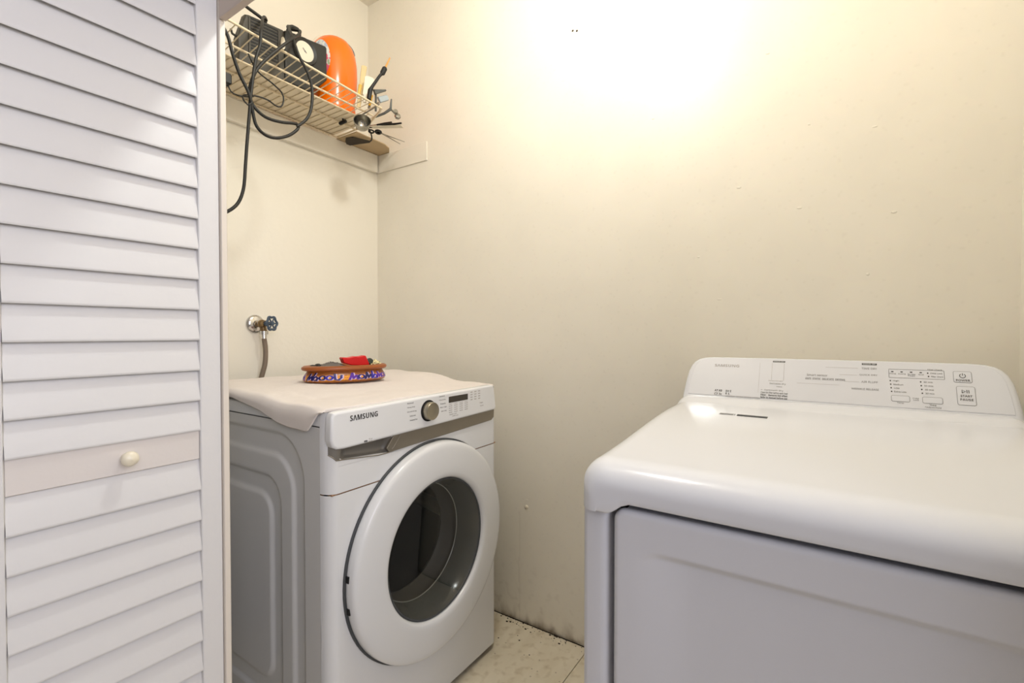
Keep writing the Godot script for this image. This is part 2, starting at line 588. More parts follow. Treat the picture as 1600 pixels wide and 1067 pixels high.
# ------------------------------------------------------------------ the room
func room(lamp_at: Vector3, lamp_e: float, lamp_c: Color, win_e: float, win_c: Color) -> void:
	var top := 2.65
	var g := G.new()
	# wall behind both machines, its face at z = 0
	var xs := span(-0.1, 2.2, 23)
	var ys := span(0.0, top, 26)
	var P: Array = []
	var us := PackedFloat32Array()
	var vs := PackedFloat32Array()
	for x in xs:
		us.append((x + 0.1) / 2.3)
	for y in ys:
		vs.append(1.0 - y / top)
		var row := PackedVector3Array()
		for x in xs:
			row.append(V(x, y, 0))
		P.append(row)
	g.grid(P, false, false, V(0, 0, 1), 0, us, vs)
	g.box(V(1.05, top / 2, -0.051), V(2.3, top, 0.1))
	var wb := struct("wall_back", g, M.wall_back)
	# paint drips and pimples
	var rng := RandomNumberGenerator.new()
	rng.seed = 11
	g = G.new()
	for p in [V(0.829, 0.47, 0), V(1.30, 1.78, 0), V(1.72, 1.66, 0), V(1.70, 1.44, 0), V(1.55, 1.52, 0), V(1.44, 1.33, 0), V(1.9, 1.40, 0), V(1.86, 1.62, 0), V(1.62, 1.88, 0), V(1.85, 1.25, 0), V(1.5, 1.2, 0)]:
		g.ball(p, V(0.003 + rng.randf() * 0.004, 0.002 + rng.randf() * 0.002, 0.0012), 8)
	put("paint_pimple", g, M.wall_paint, wb)
	g = G.new()
	for p in [V(1.017, 2.156, 0), V(1.033, 2.150, 0)]:
		g.lathe([Vector2(0.0, 0.0012), Vector2(0.003, 0.001), Vector2(0.004, 0.0)], p, V(0, 0, 1), 10)
	put("nail_hole", g, M.caulk_dark, wb)
	g = G.new()
	g.lathe([Vector2(0.0075, 0.0), Vector2(0.007, 0.003), Vector2(0.004, 0.0055), Vector2(0.0, 0.006)], V(0.829, 0.444, 0), V(0, 0, 1), 16)
	g.box(V(0.829, 0.444, 0.0058), V(0.008, 0.0012, 0.001))
	tag(put("wall_screw", g, M.white_plastic), "small shiny screw head in the cream wall between the two machines", "screw")

	# wall with the valve: thicker up to the shelf cleat, set back above it
	g = G.new()
	g.box(V(-0.08, 0.965, 0.45), V(0.16, 1.93, 1.2))
	g.box(V(-0.11, 2.29, 0.45), V(0.10, 0.72, 1.2))
	struct("wall_left", g, M.wall_paint)
	g = G.new()
	g.box(V(2.172, top / 2, 0.47), V(0.1, top, 1.15))
	struct("wall_right", g, M.wall_paint)
	g = G.new()
	g.box(V(0.2875, top / 2, 1.070), V(0.895, top, 0.072))
	struct("wall_front", g, M.hall_paint)
	g = G.new()
	g.box(V(0.755, top / 2, 1.040), V(0.04, top, 0.012), 0.002)
	struct("trim_1", g, M.jamb_paint)
	g = G.new()
	g.box(V(1.5, (1.71 + top) / 2, 1.041), V(1.446, top - 1.71, 0.014), 0.002)
	struct("trim_3", g, M.lintel_paint)
	g = G.new()
	g.box(V(1.3, top + 0.05, 1.8), V(4.6, 0.1, 4.0))
	struct("ceiling", g, M.ceiling_paint)
	g = G.new()
	g.box(V(-0.75, top / 2, 2.4), V(0.1, top, 2.8))
	struct("wall_hall_left", g, M.hall_paint)
	g = G.new()
	g.box(V(3.25, top / 2, 2.4), V(0.1, top, 2.8))
	struct("wall_hall_right", g, M.hall_paint)
	g = G.new()
	g.box(V(1.25, top / 2, 3.75), V(4.1, top, 0.1))
	struct("wall_hall_back", g, M.hall_paint)
	g = G.new()
	g.box(V(2.71, top / 2, 1.085), V(0.98, top, 0.100))
	g.box(V(-0.45, top / 2, 1.070), V(0.55, top, 0.072))
	struct("wall_hall_front", g, M.hall_paint)

	# shelf cleat: a painted board round the corner
	g = G.new()
	g.box(V(0.009, 1.888, 0.50), V(0.018, 0.082, 0.98), 0.0025)
	g.box(V(0.163, 1.888, 0.003), V(0.322, 0.082, 0.006), 0.002)
	struct("trim_2", g, M.wall_paint)

	# floor: a dark bed with tiles laid on it, a gap of dirt along the wall
	g = G.new()
	g.box(V(1.25, -0.058, 1.85), V(4.1, 0.1, 3.9))
	var fl := struct("floor", g, M.caulk_dark)
	var shapes := {}
	for i in 5:
		for j in 9:
			var x0 := -0.723 + i * 0.905
			var z0 := 0.006 + j * 0.453
			var x1 := minf(x0 + 0.9, 3.2)
			var z1 := minf(z0 + 0.45, 3.7)
			if x0 > 3.1 or z0 > 3.6:
				continue
			g = G.new()
			g.box(V((x0 + x1) / 2, -0.004, (z0 + z1) / 2), V(x1 - x0 + 0.003, 0.008, z1 - z0 + 0.0015), 0.0006)
			g.uv = PackedVector2Array()
			for p in g.v:
				g.uv.append(Vector2((p.x - x0) / 0.9, (p.z - z0) / 0.9 + 0.13 * i))
			put("tile", g, M["floor_tile_%d" % ((i * 2 + j) % 3)], fl)
	# crumbs of plaster and dirt along the wall foot
	g = G.new()
	for k in 70:
		var p := V(0.70 + rng.randf() * 0.42, 0.0, 0.004 + 0.035 * pow(rng.randf(), 2.5))
		var r := 0.0012 + 0.0035 * pow(rng.randf(), 3.0)
		g.ball(p, V(r * 1.4, r * 0.7, r), 6)
	var cr := put("floor_dirt", g, M.caulk_dark, fl)
	cr.set_meta("kind", "stuff")
	g = G.new()
	for p in [[0.86, 0.10, 0.004], [0.93, 0.145, 0.003], [0.79, 0.13, 0.0035], [0.84, 0.08, 0.0025]]:
		g.ball(V(p[0], 0.0, p[1]), V(p[2], p[2] * 0.5, p[2] * 0.8), 6)
	put("floor_dirt", g, M.caulk_dark, fl).set_meta("kind", "stuff")

	# closet lamp, above the frame
	var l := thing("pendant_lamp", "white globe bulb hanging on a short rod from the closet ceiling", "lamp", V(lamp_at.x, lamp_at.y - 0.06, lamp_at.z))
	g = G.new()
	g.lathe([Vector2(0.055, 0.0), Vector2(0.055, -0.02), Vector2(0.045, -0.032), Vector2(0.0, -0.032)].map(func(q): return Vector2(q.x, q.y)), V(lamp_at.x, top, lamp_at.z), V(0, 1, 0), 24)
	put("canopy", g, M.white_plastic, l)
	g = G.new()
	g.tube([V(lamp_at.x, top - 0.03, lamp_at.z), V(lamp_at.x, lamp_at.y + 0.09, lamp_at.z)], 0.008)
	put("rod", g, M.white_plastic, l)
	g = G.new()
	g.lathe([Vector2(0.0, 0.045), Vector2(0.022, 0.045), Vector2(0.022, 0.085), Vector2(0.015, 0.095), Vector2(0.0, 0.095)], lamp_at, V(0, 1, 0), 20)
	put("socket", g, M.white_plastic, l)
	g = G.new()
	g.ball(lamp_at, V(0.055, 0.055, 0.055), 24)
	put("bulb", g, M.bulb_glow, l)
	var ol := OmniLight3D.new()
	ol.name = "closet_light"
	ol.light_color = lamp_c
	ol.light_energy = lamp_e
	ol.light_size = 0.055
	ol.omni_range = 8.0
	ol.omni_attenuation = 2.0
	ol.shadow_enabled = true
	ol.position = lamp_at
	add_child(ol)

	# window in the right wall of the hall
	var wp := V(3.185, 1.75, 1.85)
	var wn := Node3D.new()
	wn.name = "window_1"
	wn.position = wp
	wn.set_meta("kind", "structure")
	add_child(wn)
	for k in [[V(0, 0.66, 0), V(0.05, 0.08, 1.40)], [V(0, -0.66, 0), V(0.05, 0.08, 1.40)], [V(0, 0, 0.66), V(0.05, 1.24, 0.08)], [V(0, 0, -0.66), V(0.05, 1.24, 0.08)], [V(0, 0, 0), V(0.05, 1.24, 0.03)]]:
		g = G.new()
		g.box(wp + k[0], k[1], 0.004)
		put("window_frame", g, M.white_plastic, wn)
	for k in [-0.3175, 0.3175]:
		g = G.new()
		g.box(wp + V(0.005, 0, k), V(0.006, 1.24, 0.605))
		put("pane", g, M.window_glow, wn)
	var wl := AreaLight3D.new()
	wl.name = "window_light"
	wl.area_size = Vector2(1.24, 1.24)
	wl.light_color = win_c
	wl.light_energy = win_e
	wl.area_range = 8.0
	wl.area_attenuation = 2.0
	wl.shadow_enabled = true
	wl.position = wp + V(-0.03, 0, 0)
	wl.rotation = Vector3(0, PI / 2, 0)
	add_child(wl)

# ------------------------------------------------------------------ louvre door
func louvre_door() -> void:
	var d := Node3D.new()
	d.name = "door_1"
	d.position = V(0.756, 0.0, 1.215)
	add_child(d)
	tag(d, "", "", "", "structure")
	var x0 := 0.741
	var x1 := 0.770
	var za := 1.046
	var zb := 1.085
	var zc := 1.343
	var zd := 1.383
	for s in [[za, zb], [zc, zd]]:
		var g := G.new()
		g.box(V((x0 + x1) / 2, 1.02, (s[0] + s[1]) / 2), V(x1 - x0, 1.98, s[1] - s[0]), 0.003)
		put("stile", g, M.door_paint, d)
	for s in [[0.859, 0.915, 0.0], [0.03, 0.20, 0.0], [1.955, 2.01, 0.0]]:
		var g := G.new()
		g.box(V((x0 + x1) / 2 - 0.002, (s[0] + s[1]) / 2, (zb + zc) / 2), V(x1 - x0 - 0.004, s[1] - s[0], zc - zb), 0.0015)
		put("rail", g, M.rail_paint, d)
	var rows: Array = []
	for k in 18:
		rows.append(0.9145 + k * 0.0575)
	for k in 11:
		rows.append(0.859 - (k + 1) * 0.0585)
	var shape := G.new()
	# a thin board whose lower edge stands out and whose upper edge leans back
	var poly := PackedVector2Array()
	for p in [Vector2(0.7665, 0.002), Vector2(0.7675, 0.0), Vector2(0.7695, -0.0005), Vector2(0.7705, 0.001), Vector2(0.7705, 0.004), Vector2(0.7585, 0.0640), Vector2(0.7535, 0.0640), Vector2(0.7650, 0.004)]:
		poly.append(p)
	shape.prism(poly, V(0, 0, zb), V(1, 0, 0), V(0, 1, 0), zc - zb)
	var me := shape.mesh()
	for y in rows:
		if y > 1.93:
			continue
		var o := MeshInstance3D.new()
		o.name = "slat"
		o.mesh = me
		o.material_override = M.door_paint
		o.position = V(0, y, 0) - d.position
		d.add_child(o, true)
	var g := G.new()
	g.lathe([Vector2(0.0075, 0.0), Vector2(0.0070, 0.005), Vector2(0.0092, 0.009), Vector2(0.0118, 0.014), Vector2(0.0128, 0.018), Vector2(0.0115, 0.0225), Vector2(0.0075, 0.0258), Vector2(0.0, 0.0272)], V(0.766, 0.887, 1.199), V(1, 0, 0), 32)
	put("knob", g, M.knob_cream, d)
	g = G.new()
	g.box(V(0.7545, 1.02, 1.215), V(0.003, 1.9, 0.27))
	put("back_panel", g, M.door_paint, d).position.x -= 0.0135

# ------------------------------------------------------------------ washing machine
const WZ0 := 0.165
const WZ1 := 0.835

# distance outside a rounded rectangle
func sd_rr(p: Vector2, c: Vector2, h: Vector2, r: float) -> float:
	var q := (p - c).abs() - h + Vector2(r, r)
	return q.max(Vector2.ZERO).length() + minf(maxf(q.x, q.y), 0.0) - r

func washer() -> void:
	var w := thing("washing_machine", "white front-loading washing machine with round glass door, standing in the corner under the towel", "washing machine", V(0.45, 0, 0.5))
	# cabinet: pressed left side, plain right side, back and base
	var g := G.new()
	var xs := span(0.10, 0.30, 20)
	xs.append_array(span(0.304, 0.776, 118))
	var ys := span(0.02, 0.8775, 190)
	var P: Array = []
	var c := Vector2(0.42, 0.43)
	for y in ys:
		var row := PackedVector3Array()
		for x in xs:
			var p := Vector2(x, y)
			var o := sd_rr(p, c, Vector2(0.288, 0.415), 0.115)
			var a := sd_rr(p, c, Vector2(0.244, 0.358), 0.09)
			var b := sd_rr(p, c, Vector2(0.188, 0.297), 0.07)
			var e := sd_rr(p, c, Vector2(0.143, 0.247), 0.055)
			var h := -ss(0.004, -0.004, o) + ss(0.007, -0.007, a) - ss(0.004, -0.004, b) + ss(0.008, -0.008, e)
			row.append(V(x, y, WZ1 + 0.0065 * h))
		P.append(row)
	g.grid(P, false, false, V(0, 0, 1))
	put("side_panel", g, M.sheet_enamel, w)
	g = G.new()
	g.box(V(0.438, 0.447, WZ0 + 0.004), V(0.676, 0.855, 0.008), 0.001)
	put("side_panel", g, M.sheet_enamel, w)
	g = G.new()
	g.box(V(0.104, 0.447, 0.5), V(0.008, 0.855, 0.65), 0.001)
	put("back_panel", g, M.sheet_enamel, w)
	g = G.new()
	g.box(V(0.44, 0.028, 0.5), V(0.67, 0.012, 0.655), 0.001)
	put("base", g, M.sheet_enamel, w)
	for fx in [0.16, 0.74]:
		for fz in [0.21, 0.79]:
			g = G.new()
			g.lathe([Vector2(0.0, 0.0), Vector2(0.022, 0.0), Vector2(0.022, 0.012), Vector2(0.010, 0.014), Vector2(0.010, 0.024), Vector2(0, 0.024)], V(fx, 0, fz), V(0, 1, 0), 16)
			put("foot", g, M.rubber_grey, w)
	g = G.new()
	g.box(V(0.440, 0.8948, 0.5), V(0.690, 0.0372, 0.672), 0.006)
	put("top_lid", g, M.enamel, w)
	# front cover, lower part: flat face with a round opening, rolled vertical edges
	var fx := 0.810
	var roll := func(gg: G, y0: float, y1: float, front: float, z0: float, z1: float, r: float, r2: float) -> void:
		for s in [0, 1]:
			var Q: Array = []
			for y in [y0, y1]:
				var row := PackedVector3Array()
				for k in 9:
					var a := PI * 0.5 * k / 8
					var z: float = (z1 - r2 + r2 * cos(a)) if s == 0 else (z0 + r2 - r2 * cos(a))
					row.append(V(front - r + r * sin(a), y, z))
				Q.append(row)
			gg.grid(Q, false, false, V(1, 0, 1 if s == 0 else -1))
	var fc := Vector2(0.492, 0.482)   # z, y of the door's centre
	g = G.new()
	var loops: Array = []
	var zl := WZ0 + 0.026
	var zr := WZ1 - 0.026
	var yb := 0.022
	var yt := 0.7185
	var angs: Array = []
	for k in 96:
		angs.append(TAU * k / 96)
	for k in [Vector2(zl, yb), Vector2(zr, yb), Vector2(zr, yt), Vector2(zl, yt)]:
		angs.append(fposmod((k - fc).angle(), TAU))
	angs.sort()
	for a in angs:
		var dr := Vector2(cos(a), sin(a))
		var k := 9.0
		if dr.x > 1e-6:
			k = minf(k, (zr - fc.x) / dr.x)
		if dr.x < -1e-6:
			k = minf(k, (zl - fc.x) / dr.x)
		if dr.y > 1e-6:
			k = minf(k, (yt - fc.y) / dr.y)
		if dr.y < -1e-6:
			k = minf(k, (yb - fc.y) / dr.y)
		var outer := fc + dr * k
		var inner := fc + dr * 0.21
		loops.append([V(fx, inner.y, inner.x), V(fx, outer.y, outer.x)])
	for i in loops.size():
		var j := (i + 1) % loops.size()
		g.q(loops[i][0], loops[i][1], loops[j][1], loops[j][0], V(1, 0, 0))
	roll.call(g, yb, yt, fx, WZ0, WZ1, 0.034, 0.026)
	for z in [WZ0 + 0.0005, WZ1 - 0.0005]:
		g.box(V(0.776, (yb + yt) / 2, z), V(0.002, yt - yb, 0.001))
	put("lower_front", g, M.enamel, w)
	# upper part of the front cover
	g = G.new()
	g.box(V(0.790, 0.7535, 0.5), V(0.04, 0.064, zr - zl))
	g.box(V(0.790, 0.8755, 0.5), V(0.04, 0.075, zr - zl))
	g.box(V(0.790, 0.812, (zl + 0.645) / 2), V(0.04, 0.054, 0.645 - zl))
	g.prism(PackedVector2Array([Vector2(-zr, 0.785), Vector2(-0.655, 0.785), Vector2(-0.655, 0.7875), Vector2(-0.69, 0.790), Vector2(-0.80, 0.8005), Vector2(-zr, 0.806)]), V(0.775, 0, 0), V(0, 0, -1), V(0, 1, 0), 0.035)
	roll.call(g, 0.7215, 0.914, fx, WZ0, WZ1, 0.034, 0.026)
	for s in [WZ0 + 0.012, WZ1 - 0.012]:
		g.box(V(0.779, 0.8175, s), V(0.012, 0.190, 0.020))
	put("upper_front", g, M.enamel, w)
	g = G.new()
	g.box(V(0.793, 0.720, 0.5), V(0.030, 0.0035, 0.652))
	g.box(V(0.777, 0.720, 0.828), V(0.010, 0.004, 0.010))
	put("seam", g, M.rust, w)
	# silver band with the drawer's finger pocket at its left end
	var U := V(0, 0, -1)
	var Vv := V(0, 1, 0)
	var band := PackedVector2Array()
	for p in [Vector2(-0.628, 0.846), Vector2(-0.196, 0.846), Vector2(-0.188, 0.838), Vector2(-0.190, 0.812), Vector2(-0.203, 0.803), Vector2(-0.655, 0.787), Vector2(-0.665, 0.800)]:
		band.append(p)
	g = G.new()
	g.prism(band, V(fx - 0.004, 0, 0), U, Vv, 0.0075, 0.0015, 2)
	put("silver_band", g, M.silver_strip, w)
	# the pocket: a tray that is hollowed in behind its lower lip
	g = G.new()
	var fz := func(z: float) -> float:
		var cc := clampf((z - 0.809) / 0.026, 0.0, 1.0)
		return fx - 0.034 + 0.034 * sqrt(1.0 - cc * cc)
	var zs := span(0.8290, 0.640, 34)
	var Q: Array = []
	var bottom := func(z: float) -> float:
		return 0.7880 + 0.0125 * clampf((z - 0.69) / 0.11, 0.0, 1.0) + 0.016 * ss(0.812, 0.830, z)
	for k in 12:
		var row := PackedVector3Array()
		for z in zs:
			var f := k / 11.0
			var y0: float = bottom.call(z) - 0.0015
			var depth := 0.020 * sin(PI * pow(f, 0.6)) * ss(0.8088, 0.780, z) * ss(0.639, 0.665, z)
			row.append(V(fz.call(z) + 0.0006 - depth, lerpf(y0, 0.839, f), z))
		Q.append(row)
	g.grid(Q, false, false, V(1, 0, 0))
	put("drawer_pocket", g, M.pocket, w)
	g = G.new()
	var lip: Array = []
	for z in span(0.829, 0.655, 24):
		lip.append(V(fz.call(z) + 0.0004, bottom.call(z) - 0.001, z))
	lip.append(V(fx + 0.004, 0.800, 0.640))
	lip.append(V(fx + 0.004, 0.834, 0.614))
	g.tube(lip, 0.0014, 8)
	put("pocket_lip", g, M.silver_strip, w)
	# control panel
	var ol := PackedVector2Array()
	for p in [Vector2(-0.834, 0.905), Vector2(-0.829, 0.914), Vector2(-0.818, 0.9165), Vector2(-0.5, 0.9215), Vector2(-0.215, 0.9245), Vector2(-0.203, 0.922), Vector2(-0.196, 0.912), Vector2(-0.186, 0.850), Vector2(-0.188, 0.842), Vector2(-0.198, 0.8375), Vector2(-0.5, 0.832), Vector2(-0.800, 0.8265), Vector2(-0.820, 0.8285), Vector2(-0.831, 0.836), Vector2(-0.836, 0.852)]:
		ol.append(p)
	g = G.new()
	g.prism(ol, V(0.800, 0, 0), U, Vv, 0.021, 0.007, 5)
	var cp := put("control_panel", g, M.panel_white, w)
	var px := 0.8212
	# dial
	var kc := V(px, 0.879, 0.518)
	g = G.new()
	g.lathe([Vector2(0.0305, 0.0), Vector2(0.0300, 0.0015), Vector2(0.026, 0.002), Vector2(0.0, 0.002)], kc, V(1, 0, 0), 40)
	put("dial_ring", g, M.gap_dark, cp)
	g = G.new()
	g.lathe([Vector2(0.0255, 0.0), Vector2(0.0255, 0.014), Vector2(0.0250, 0.0175), Vector2(0.0238, 0.0188), Vector2(0.0228, 0.0184), Vector2(0.0, 0.0180)], kc, V(1, 0, 0), 48)
	put("dial", g, M.knob_metal, cp)
	g = G.new()
	g.box(V(px, 0.8995, 0.386), V(0.0012, 0.0185, 0.090), 0.0004)
	put("display", g, M.display, cp)
	text(cp, "SΛMSUNG", V(px + 0.0002, 0.8965, 0.7425), U, Vv, 0.083, 0.0135, M.print_dark, true)
	var left := ["Normal", "Heavy Duty", "Bedding", "Delicates", "Permanent Press"]
	var right := ["Sanitize", "Quick", "Towels", "Rinse + Spin", "Spin Only"]
	for k in 5:
		text(cp, left[k], V(px, 0.909 - k * 0.0118, 0.588 - k * 0.003), U, Vv, 0.022 + 0.006 * (k % 3), 0.0042, M.print_grey)
		text(cp, right[k], V(px, 0.914 - k * 0.0112, 0.461 - k * 0.002), U, Vv, 0.024 + 0.004 * (k % 2), 0.0042, M.print_grey)
	for col in 4:
		text(cp, ["Temp.", "Spin", "Soil", "Delay"][col], V(px, 0.8855, 0.424 - col * 0.025), U, Vv, 0.014, 0.0032, M.print_pale)
		for r in 4:
			g = G.new()
			g.box(V(px, 0.880 - r * 0.0064, 0.4285 - col * 0.025), V(0.0006, 0.0022, 0.0022))
			put("indicator", g, M.print_grey, cp)
			g = G.new()
			g.box(V(px, 0.880 - r * 0.0064, 0.4205 - col * 0.025), V(0.0006, 0.0022, 0.0085))
			put("legend", g, M.print_pale, cp)
	text(cp, "Smart Care", V(px, 0.8545, 0.412), U, Vv, 0.034, 0.004, M.print_pale)
	text(cp, "Child Lock", V(px, 0.8485, 0.402), U, Vv, 0.028, 0.0036, M.print_pale)
	for col in 3:
		for r in 4:
			g = G.new()
			g.box(V(px, 0.9115 - r * 0.008, 0.322 - col * 0.020), V(0.0006, 0.0028, 0.010))
			put("legend", g, M.print_pale, cp)
	text(cp, "Power", V(px, 0.872, 0.270), U, Vv, 0.017, 0.0045, M.print_pale)
	text(cp, "Start", V(px, 0.862, 0.268), U, Vv, 0.018, 0.004, M.print_pale)
	text(cp, "∞", V(px, 0.8335, 0.7385), U, Vv, 0.010, 0.005, M.print_dark, true)
	text(cp, "10 yr", V(px, 0.8365, 0.7235), U, Vv, 0.011, 0.005, M.print_pale)
	text(cp, "warranty", V(px, 0.831, 0.7235), U, Vv, 0.011, 0.003, M.print_pale)

	# the door: dark seal line, dished white ring, glass bowl, the drum inside
	var dc := V(fx, fc.y, fc.x)
	var ax := V(1, 0, 0)
	g = G.new()
	g.lathe([Vector2(0.3080, 0.0), Vector2(0.3080, 0.004), Vector2(0.3065, 0.0055), Vector2(0.290, 0.0055)], dc, ax, 96)
	var dg := put("door_seal", g, M.rubber_grey, w)
	g = G.new()
	g.lathe([Vector2(0.3015, 0.004), Vector2(0.3030, 0.008), Vector2(0.3018, 0.024), Vector2(0.2998, 0.0290), Vector2(0.2958, 0.0328), Vector2(0.2895, 0.0350), Vector2(0.281, 0.0362), Vector2(0.262, 0.0380), Vector2(0.236, 0.0396), Vector2(0.214, 0.0402), Vector2(0.2058, 0.0394), Vector2(0.2008, 0.0366), Vector2(0.1980, 0.032), Vector2(0.1960, 0.022)], dc, ax, 128)
	var door := put("door", g, M.enamel, w)
	g = G.new()
	g.lathe([Vector2(0.1965, 0.027), Vector2(0.1935, 0.0295), Vector2(0.1905, 0.0275)], dc, ax, 96)
	put("glass_rim", g, M.rubber_grey, door)
	g = G.new()
	g.lathe([Vector2(0.1935, 0.0270), Vector2(0.150, 0.0305), Vector2(0.08, 0.033), Vector2(0.0, 0.034)], dc, ax, 96)
	put("glass", g, M.door_glass, door)
	g = G.new()
	g.lathe([Vector2(0.1955, 0.026), Vector2(0.186, 0.012), Vector2(0.176, -0.022), Vector2(0.169, -0.052)], dc, ax, 96)
	put("bowl", g, M.bowl_grey, door)
	g = G.new()
	var ring: Array = []
	for k in 97:
		var a := TAU * k / 96
		ring.append(dc + V(-0.051, cos(a) * 0.1685, sin(a) * 0.1685))
	g.tube(ring, 0.0016, 6, false)
	put("bowl_edge", g, M.bowl_rim, door)
	for k in [0.030, -0.048]:
		g = G.new()
		g.box(dc + V(0.010, k, sqrt(0.3025 * 0.3025 - k * k)), V(0.011, 0.016, 0.004))
		put("hinge_slot", g, M.gap_dark, door)
	g = G.new()
	g.lathe([Vector2(0.205, -0.004), Vector2(0.200, -0.060), Vector2(0.205, -0.075), Vector2(0.190, -0.092), Vector2(0.172, -0.100), Vector2(0.160, -0.112), Vector2(0.168, -0.125)], dc, ax, 72)
	put("bellows", g, M.bellows, w)
	g = G.new()
	g.lathe([Vector2(0.170, -0.12), Vector2(0.235, -0.135), Vector2(0.240, -0.20), Vector2(0.240, -0.50), Vector2(0.200, -0.53), Vector2(0.0, -0.53)], dc, ax, 72)
	var dm := put("drum", g, M.drum_dark, w)
	for k in 3:
		var a := 0.5 + TAU * k / 3
		g = G.new()
		var pts: Array = []
		for s in 9:
			pts.append(dc + V(-0.16 - s * 0.04, cos(a + s * 0.03) * 0.235, sin(a + s * 0.03) * 0.235))
		g.tube(pts, 0.026, 10)
		put("paddle", g, M.vent_grey, dm)

# ------------------------------------------------------------------ dryer
const DX0 := 1.432
const DX1 := 2.098

func deck_y(z: float) -> float:
	return 0.922 - 0.026 * ss(0.30, 0.80, z) + 0.012 * ss(0.245, 0.19, z)

func dryer() -> void:
	var d := thing("clothes_dryer", "white clothes dryer with a raised control console, seen from its front on the right", "clothes dryer", V(1.765, 0, 0.43))
	# one piece top: rolled front and side edges, its front skirt ends above the door
	var zf := 0.813
	var g := G.new()
	var xs := PackedFloat32Array()
	for k in 15:
		xs.append(DX0 + 0.045 * (1.0 - cos(PI * 0.5 * k / 14)))
	for x in [1.49, 1.50, 1.51, 1.52, 1.54, 1.56, 1.6, 1.66, 1.72, 1.765, 1.83, 1.90, 1.96, 1.99, 2.01, 2.02, 2.03, 2.04, 2.047]:
		xs.append(x)
	for k in 15:
		xs.append(DX1 - 0.045 * (1.0 - sin(PI * 0.5 * k / 14)))
	var zs := span(0.05, 0.30, 26)
	zs.append_array(span(0.32, 0.72, 20))
	for k in 17:
		zs.append(0.735 + (zf - 0.735) * sin(PI * 0.5 * k / 16))
	var P: Array = []
	var yb := func(x: float) -> float:
		return lerpf(0.8180, 0.838, ss(1.478, 1.515, x) * ss(2.052, 2.015, x))
	for z in zs:
		var row := PackedVector3Array()
		var cin := rounding(zf - z, 0.030)
		var cf := 1.0 - cin / 0.333
		row.append(V(1.765 + (DX0 - 1.765) * cf, 0.8180, z))
		for x in xs:
			var y := deck_y(z) - rounding(minf(x - DX0, DX1 - x), 0.036) * 0.8 - rounding(zf - z, 0.052) * 0.75
			row.append(V(1.765 + (x - 1.765) * cf, maxf(y, yb.call(x)), z))
		row.append(V(1.765 + (DX1 - 1.765) * cf, 0.8180, z))
		P.append(row)
	# the skirt below the roll curls back in
	for s in [[0.55, 0.0], [0.88, -0.001], [1.0, -0.004], [1.0, -0.008]]:
		var row := PackedVector3Array()
		var last: PackedVector3Array = P[zs.size() - 1]
		for p in last:
			row.append(V(p.x, lerpf(p.y, yb.call(p.x), s[0]), zf + s[1]))
		P.append(row)
	g.grid(P, false, false, V(0, 1, 0.5))
	put("top_panel", g, M.dryer_white, d)
	# cabinet: two sides with rolled front posts, back
	for s in [0, 1]:
		g = G.new()
		var Q: Array = []
		for y in [0.0, 0.8155]:
			var row := PackedVector3Array()
			for p in [[-0.001, 0.06], [-0.001, 0.781], [0.0005, 0.788], [0.0045, 0.793], [0.0105, 0.796], [0.030, 0.797], [0.038, 0.796], [0.043, 0.793], [0.047, 0.786], [0.048, 0.745]]:
				row.append(V(DX0 + p[0] if s == 0 else DX1 - p[0], y, p[1]))
			Q.append(row)
		g.grid(Q, false, false, V(-1 if s == 0 else 1, 0, 1))
		var tp: PackedVector3Array = Q[1]
		for i in range(1, tp.size() - 1):
			g.t(tp[0], tp[i], tp[i + 1], V(0, 1, 0), V(0, 1, 0), V(0, 1, 0))
		put("side_panel", g, M.dryer_sheet, d)
	g = G.new()
	g.box(V(1.765, 0.43, 0.064), V(0.655, 0.80, 0.008))
	put("back_panel", g, M.dryer_sheet, d)
	g = G.new()
	g.box(V(1.765, 0.42, 0.742), V(0.59, 0.83, 0.010))
	put("front_frame", g, M.gap_dark, d)
	# door: large pressed sheet with a shallow hand hollow under a straight ledge
	g = G.new()
	var dx0 := 1.4885
	var dx1 := 2.0415
	var dy0 := 0.09
	var dy1 := 0.8285
	var dz := 0.806
	var ux := PackedFloat32Array()
	for k in 9:
		ux.append(dx0 + 0.010 * (1.0 - cos(PI * 0.5 * k / 8)))
	ux.append_array(span(1.502, 1.60, 28))
	ux.append_array(span(1.62, 1.93, 12))
	ux.append_array(span(1.94, 2.029, 24))
	for k in 9:
		ux.append(dx1 - 0.010 * (1.0 - sin(PI * 0.5 * k / 8)))
	var uy := PackedFloat32Array()
	for k in 5:
		uy.append(dy0 + 0.010 * (1.0 - cos(PI * 0.5 * k / 4)))
	uy.append_array(span(0.11, 0.66, 30))
	uy.append_array(span(0.665, 0.785, 60))
	uy.append_array(span(0.79, 0.815, 6))
	for k in 9:
		uy.append(dy1 - 0.010 * (1.0 - sin(PI * 0.5 * k / 8)))
	P = []
	var mid := Vector2((dx0 + dx1) / 2, (dy0 + dy1) / 2)
	var half := Vector2((dx1 - dx0) / 2, (dy1 - dy0) / 2)
	for y in uy:
		var row := PackedVector3Array()
		for x in ux:
			# corners drawn in to a radius
			var p := Vector2(x, y)
			var r := 0.020
			var q := (p - mid).abs() - (half - Vector2(r, r))
			var dist := 0.0
			if q.x > 0 and q.y > 0:
				var m := maxf(q.x, q.y)
				var k := m / q.length()
				p = mid + (p - mid).sign() * (half - Vector2(r, r) + q * k)
				dist = r - m
			else:
				dist = -maxf(q.x, q.y) + r
			var into := ss(1.515, 1.610, p.x) * ss(2.015, 1.92, p.x)
			var ledge := 0.772 - 0.006 * ss(1.56, 1.53, p.x)
			var z := dz - rounding(dist, 0.010) - 0.010 * into * ss(-0.003, 0.010, ledge - p.y) * (1.0 - 0.9 * ss(0.02, 0.45, ledge - p.y))
			row.append(V(p.x, p.y, z))
		P.append(row)
	g.grid(P, false, false, V(0, 0, 1))
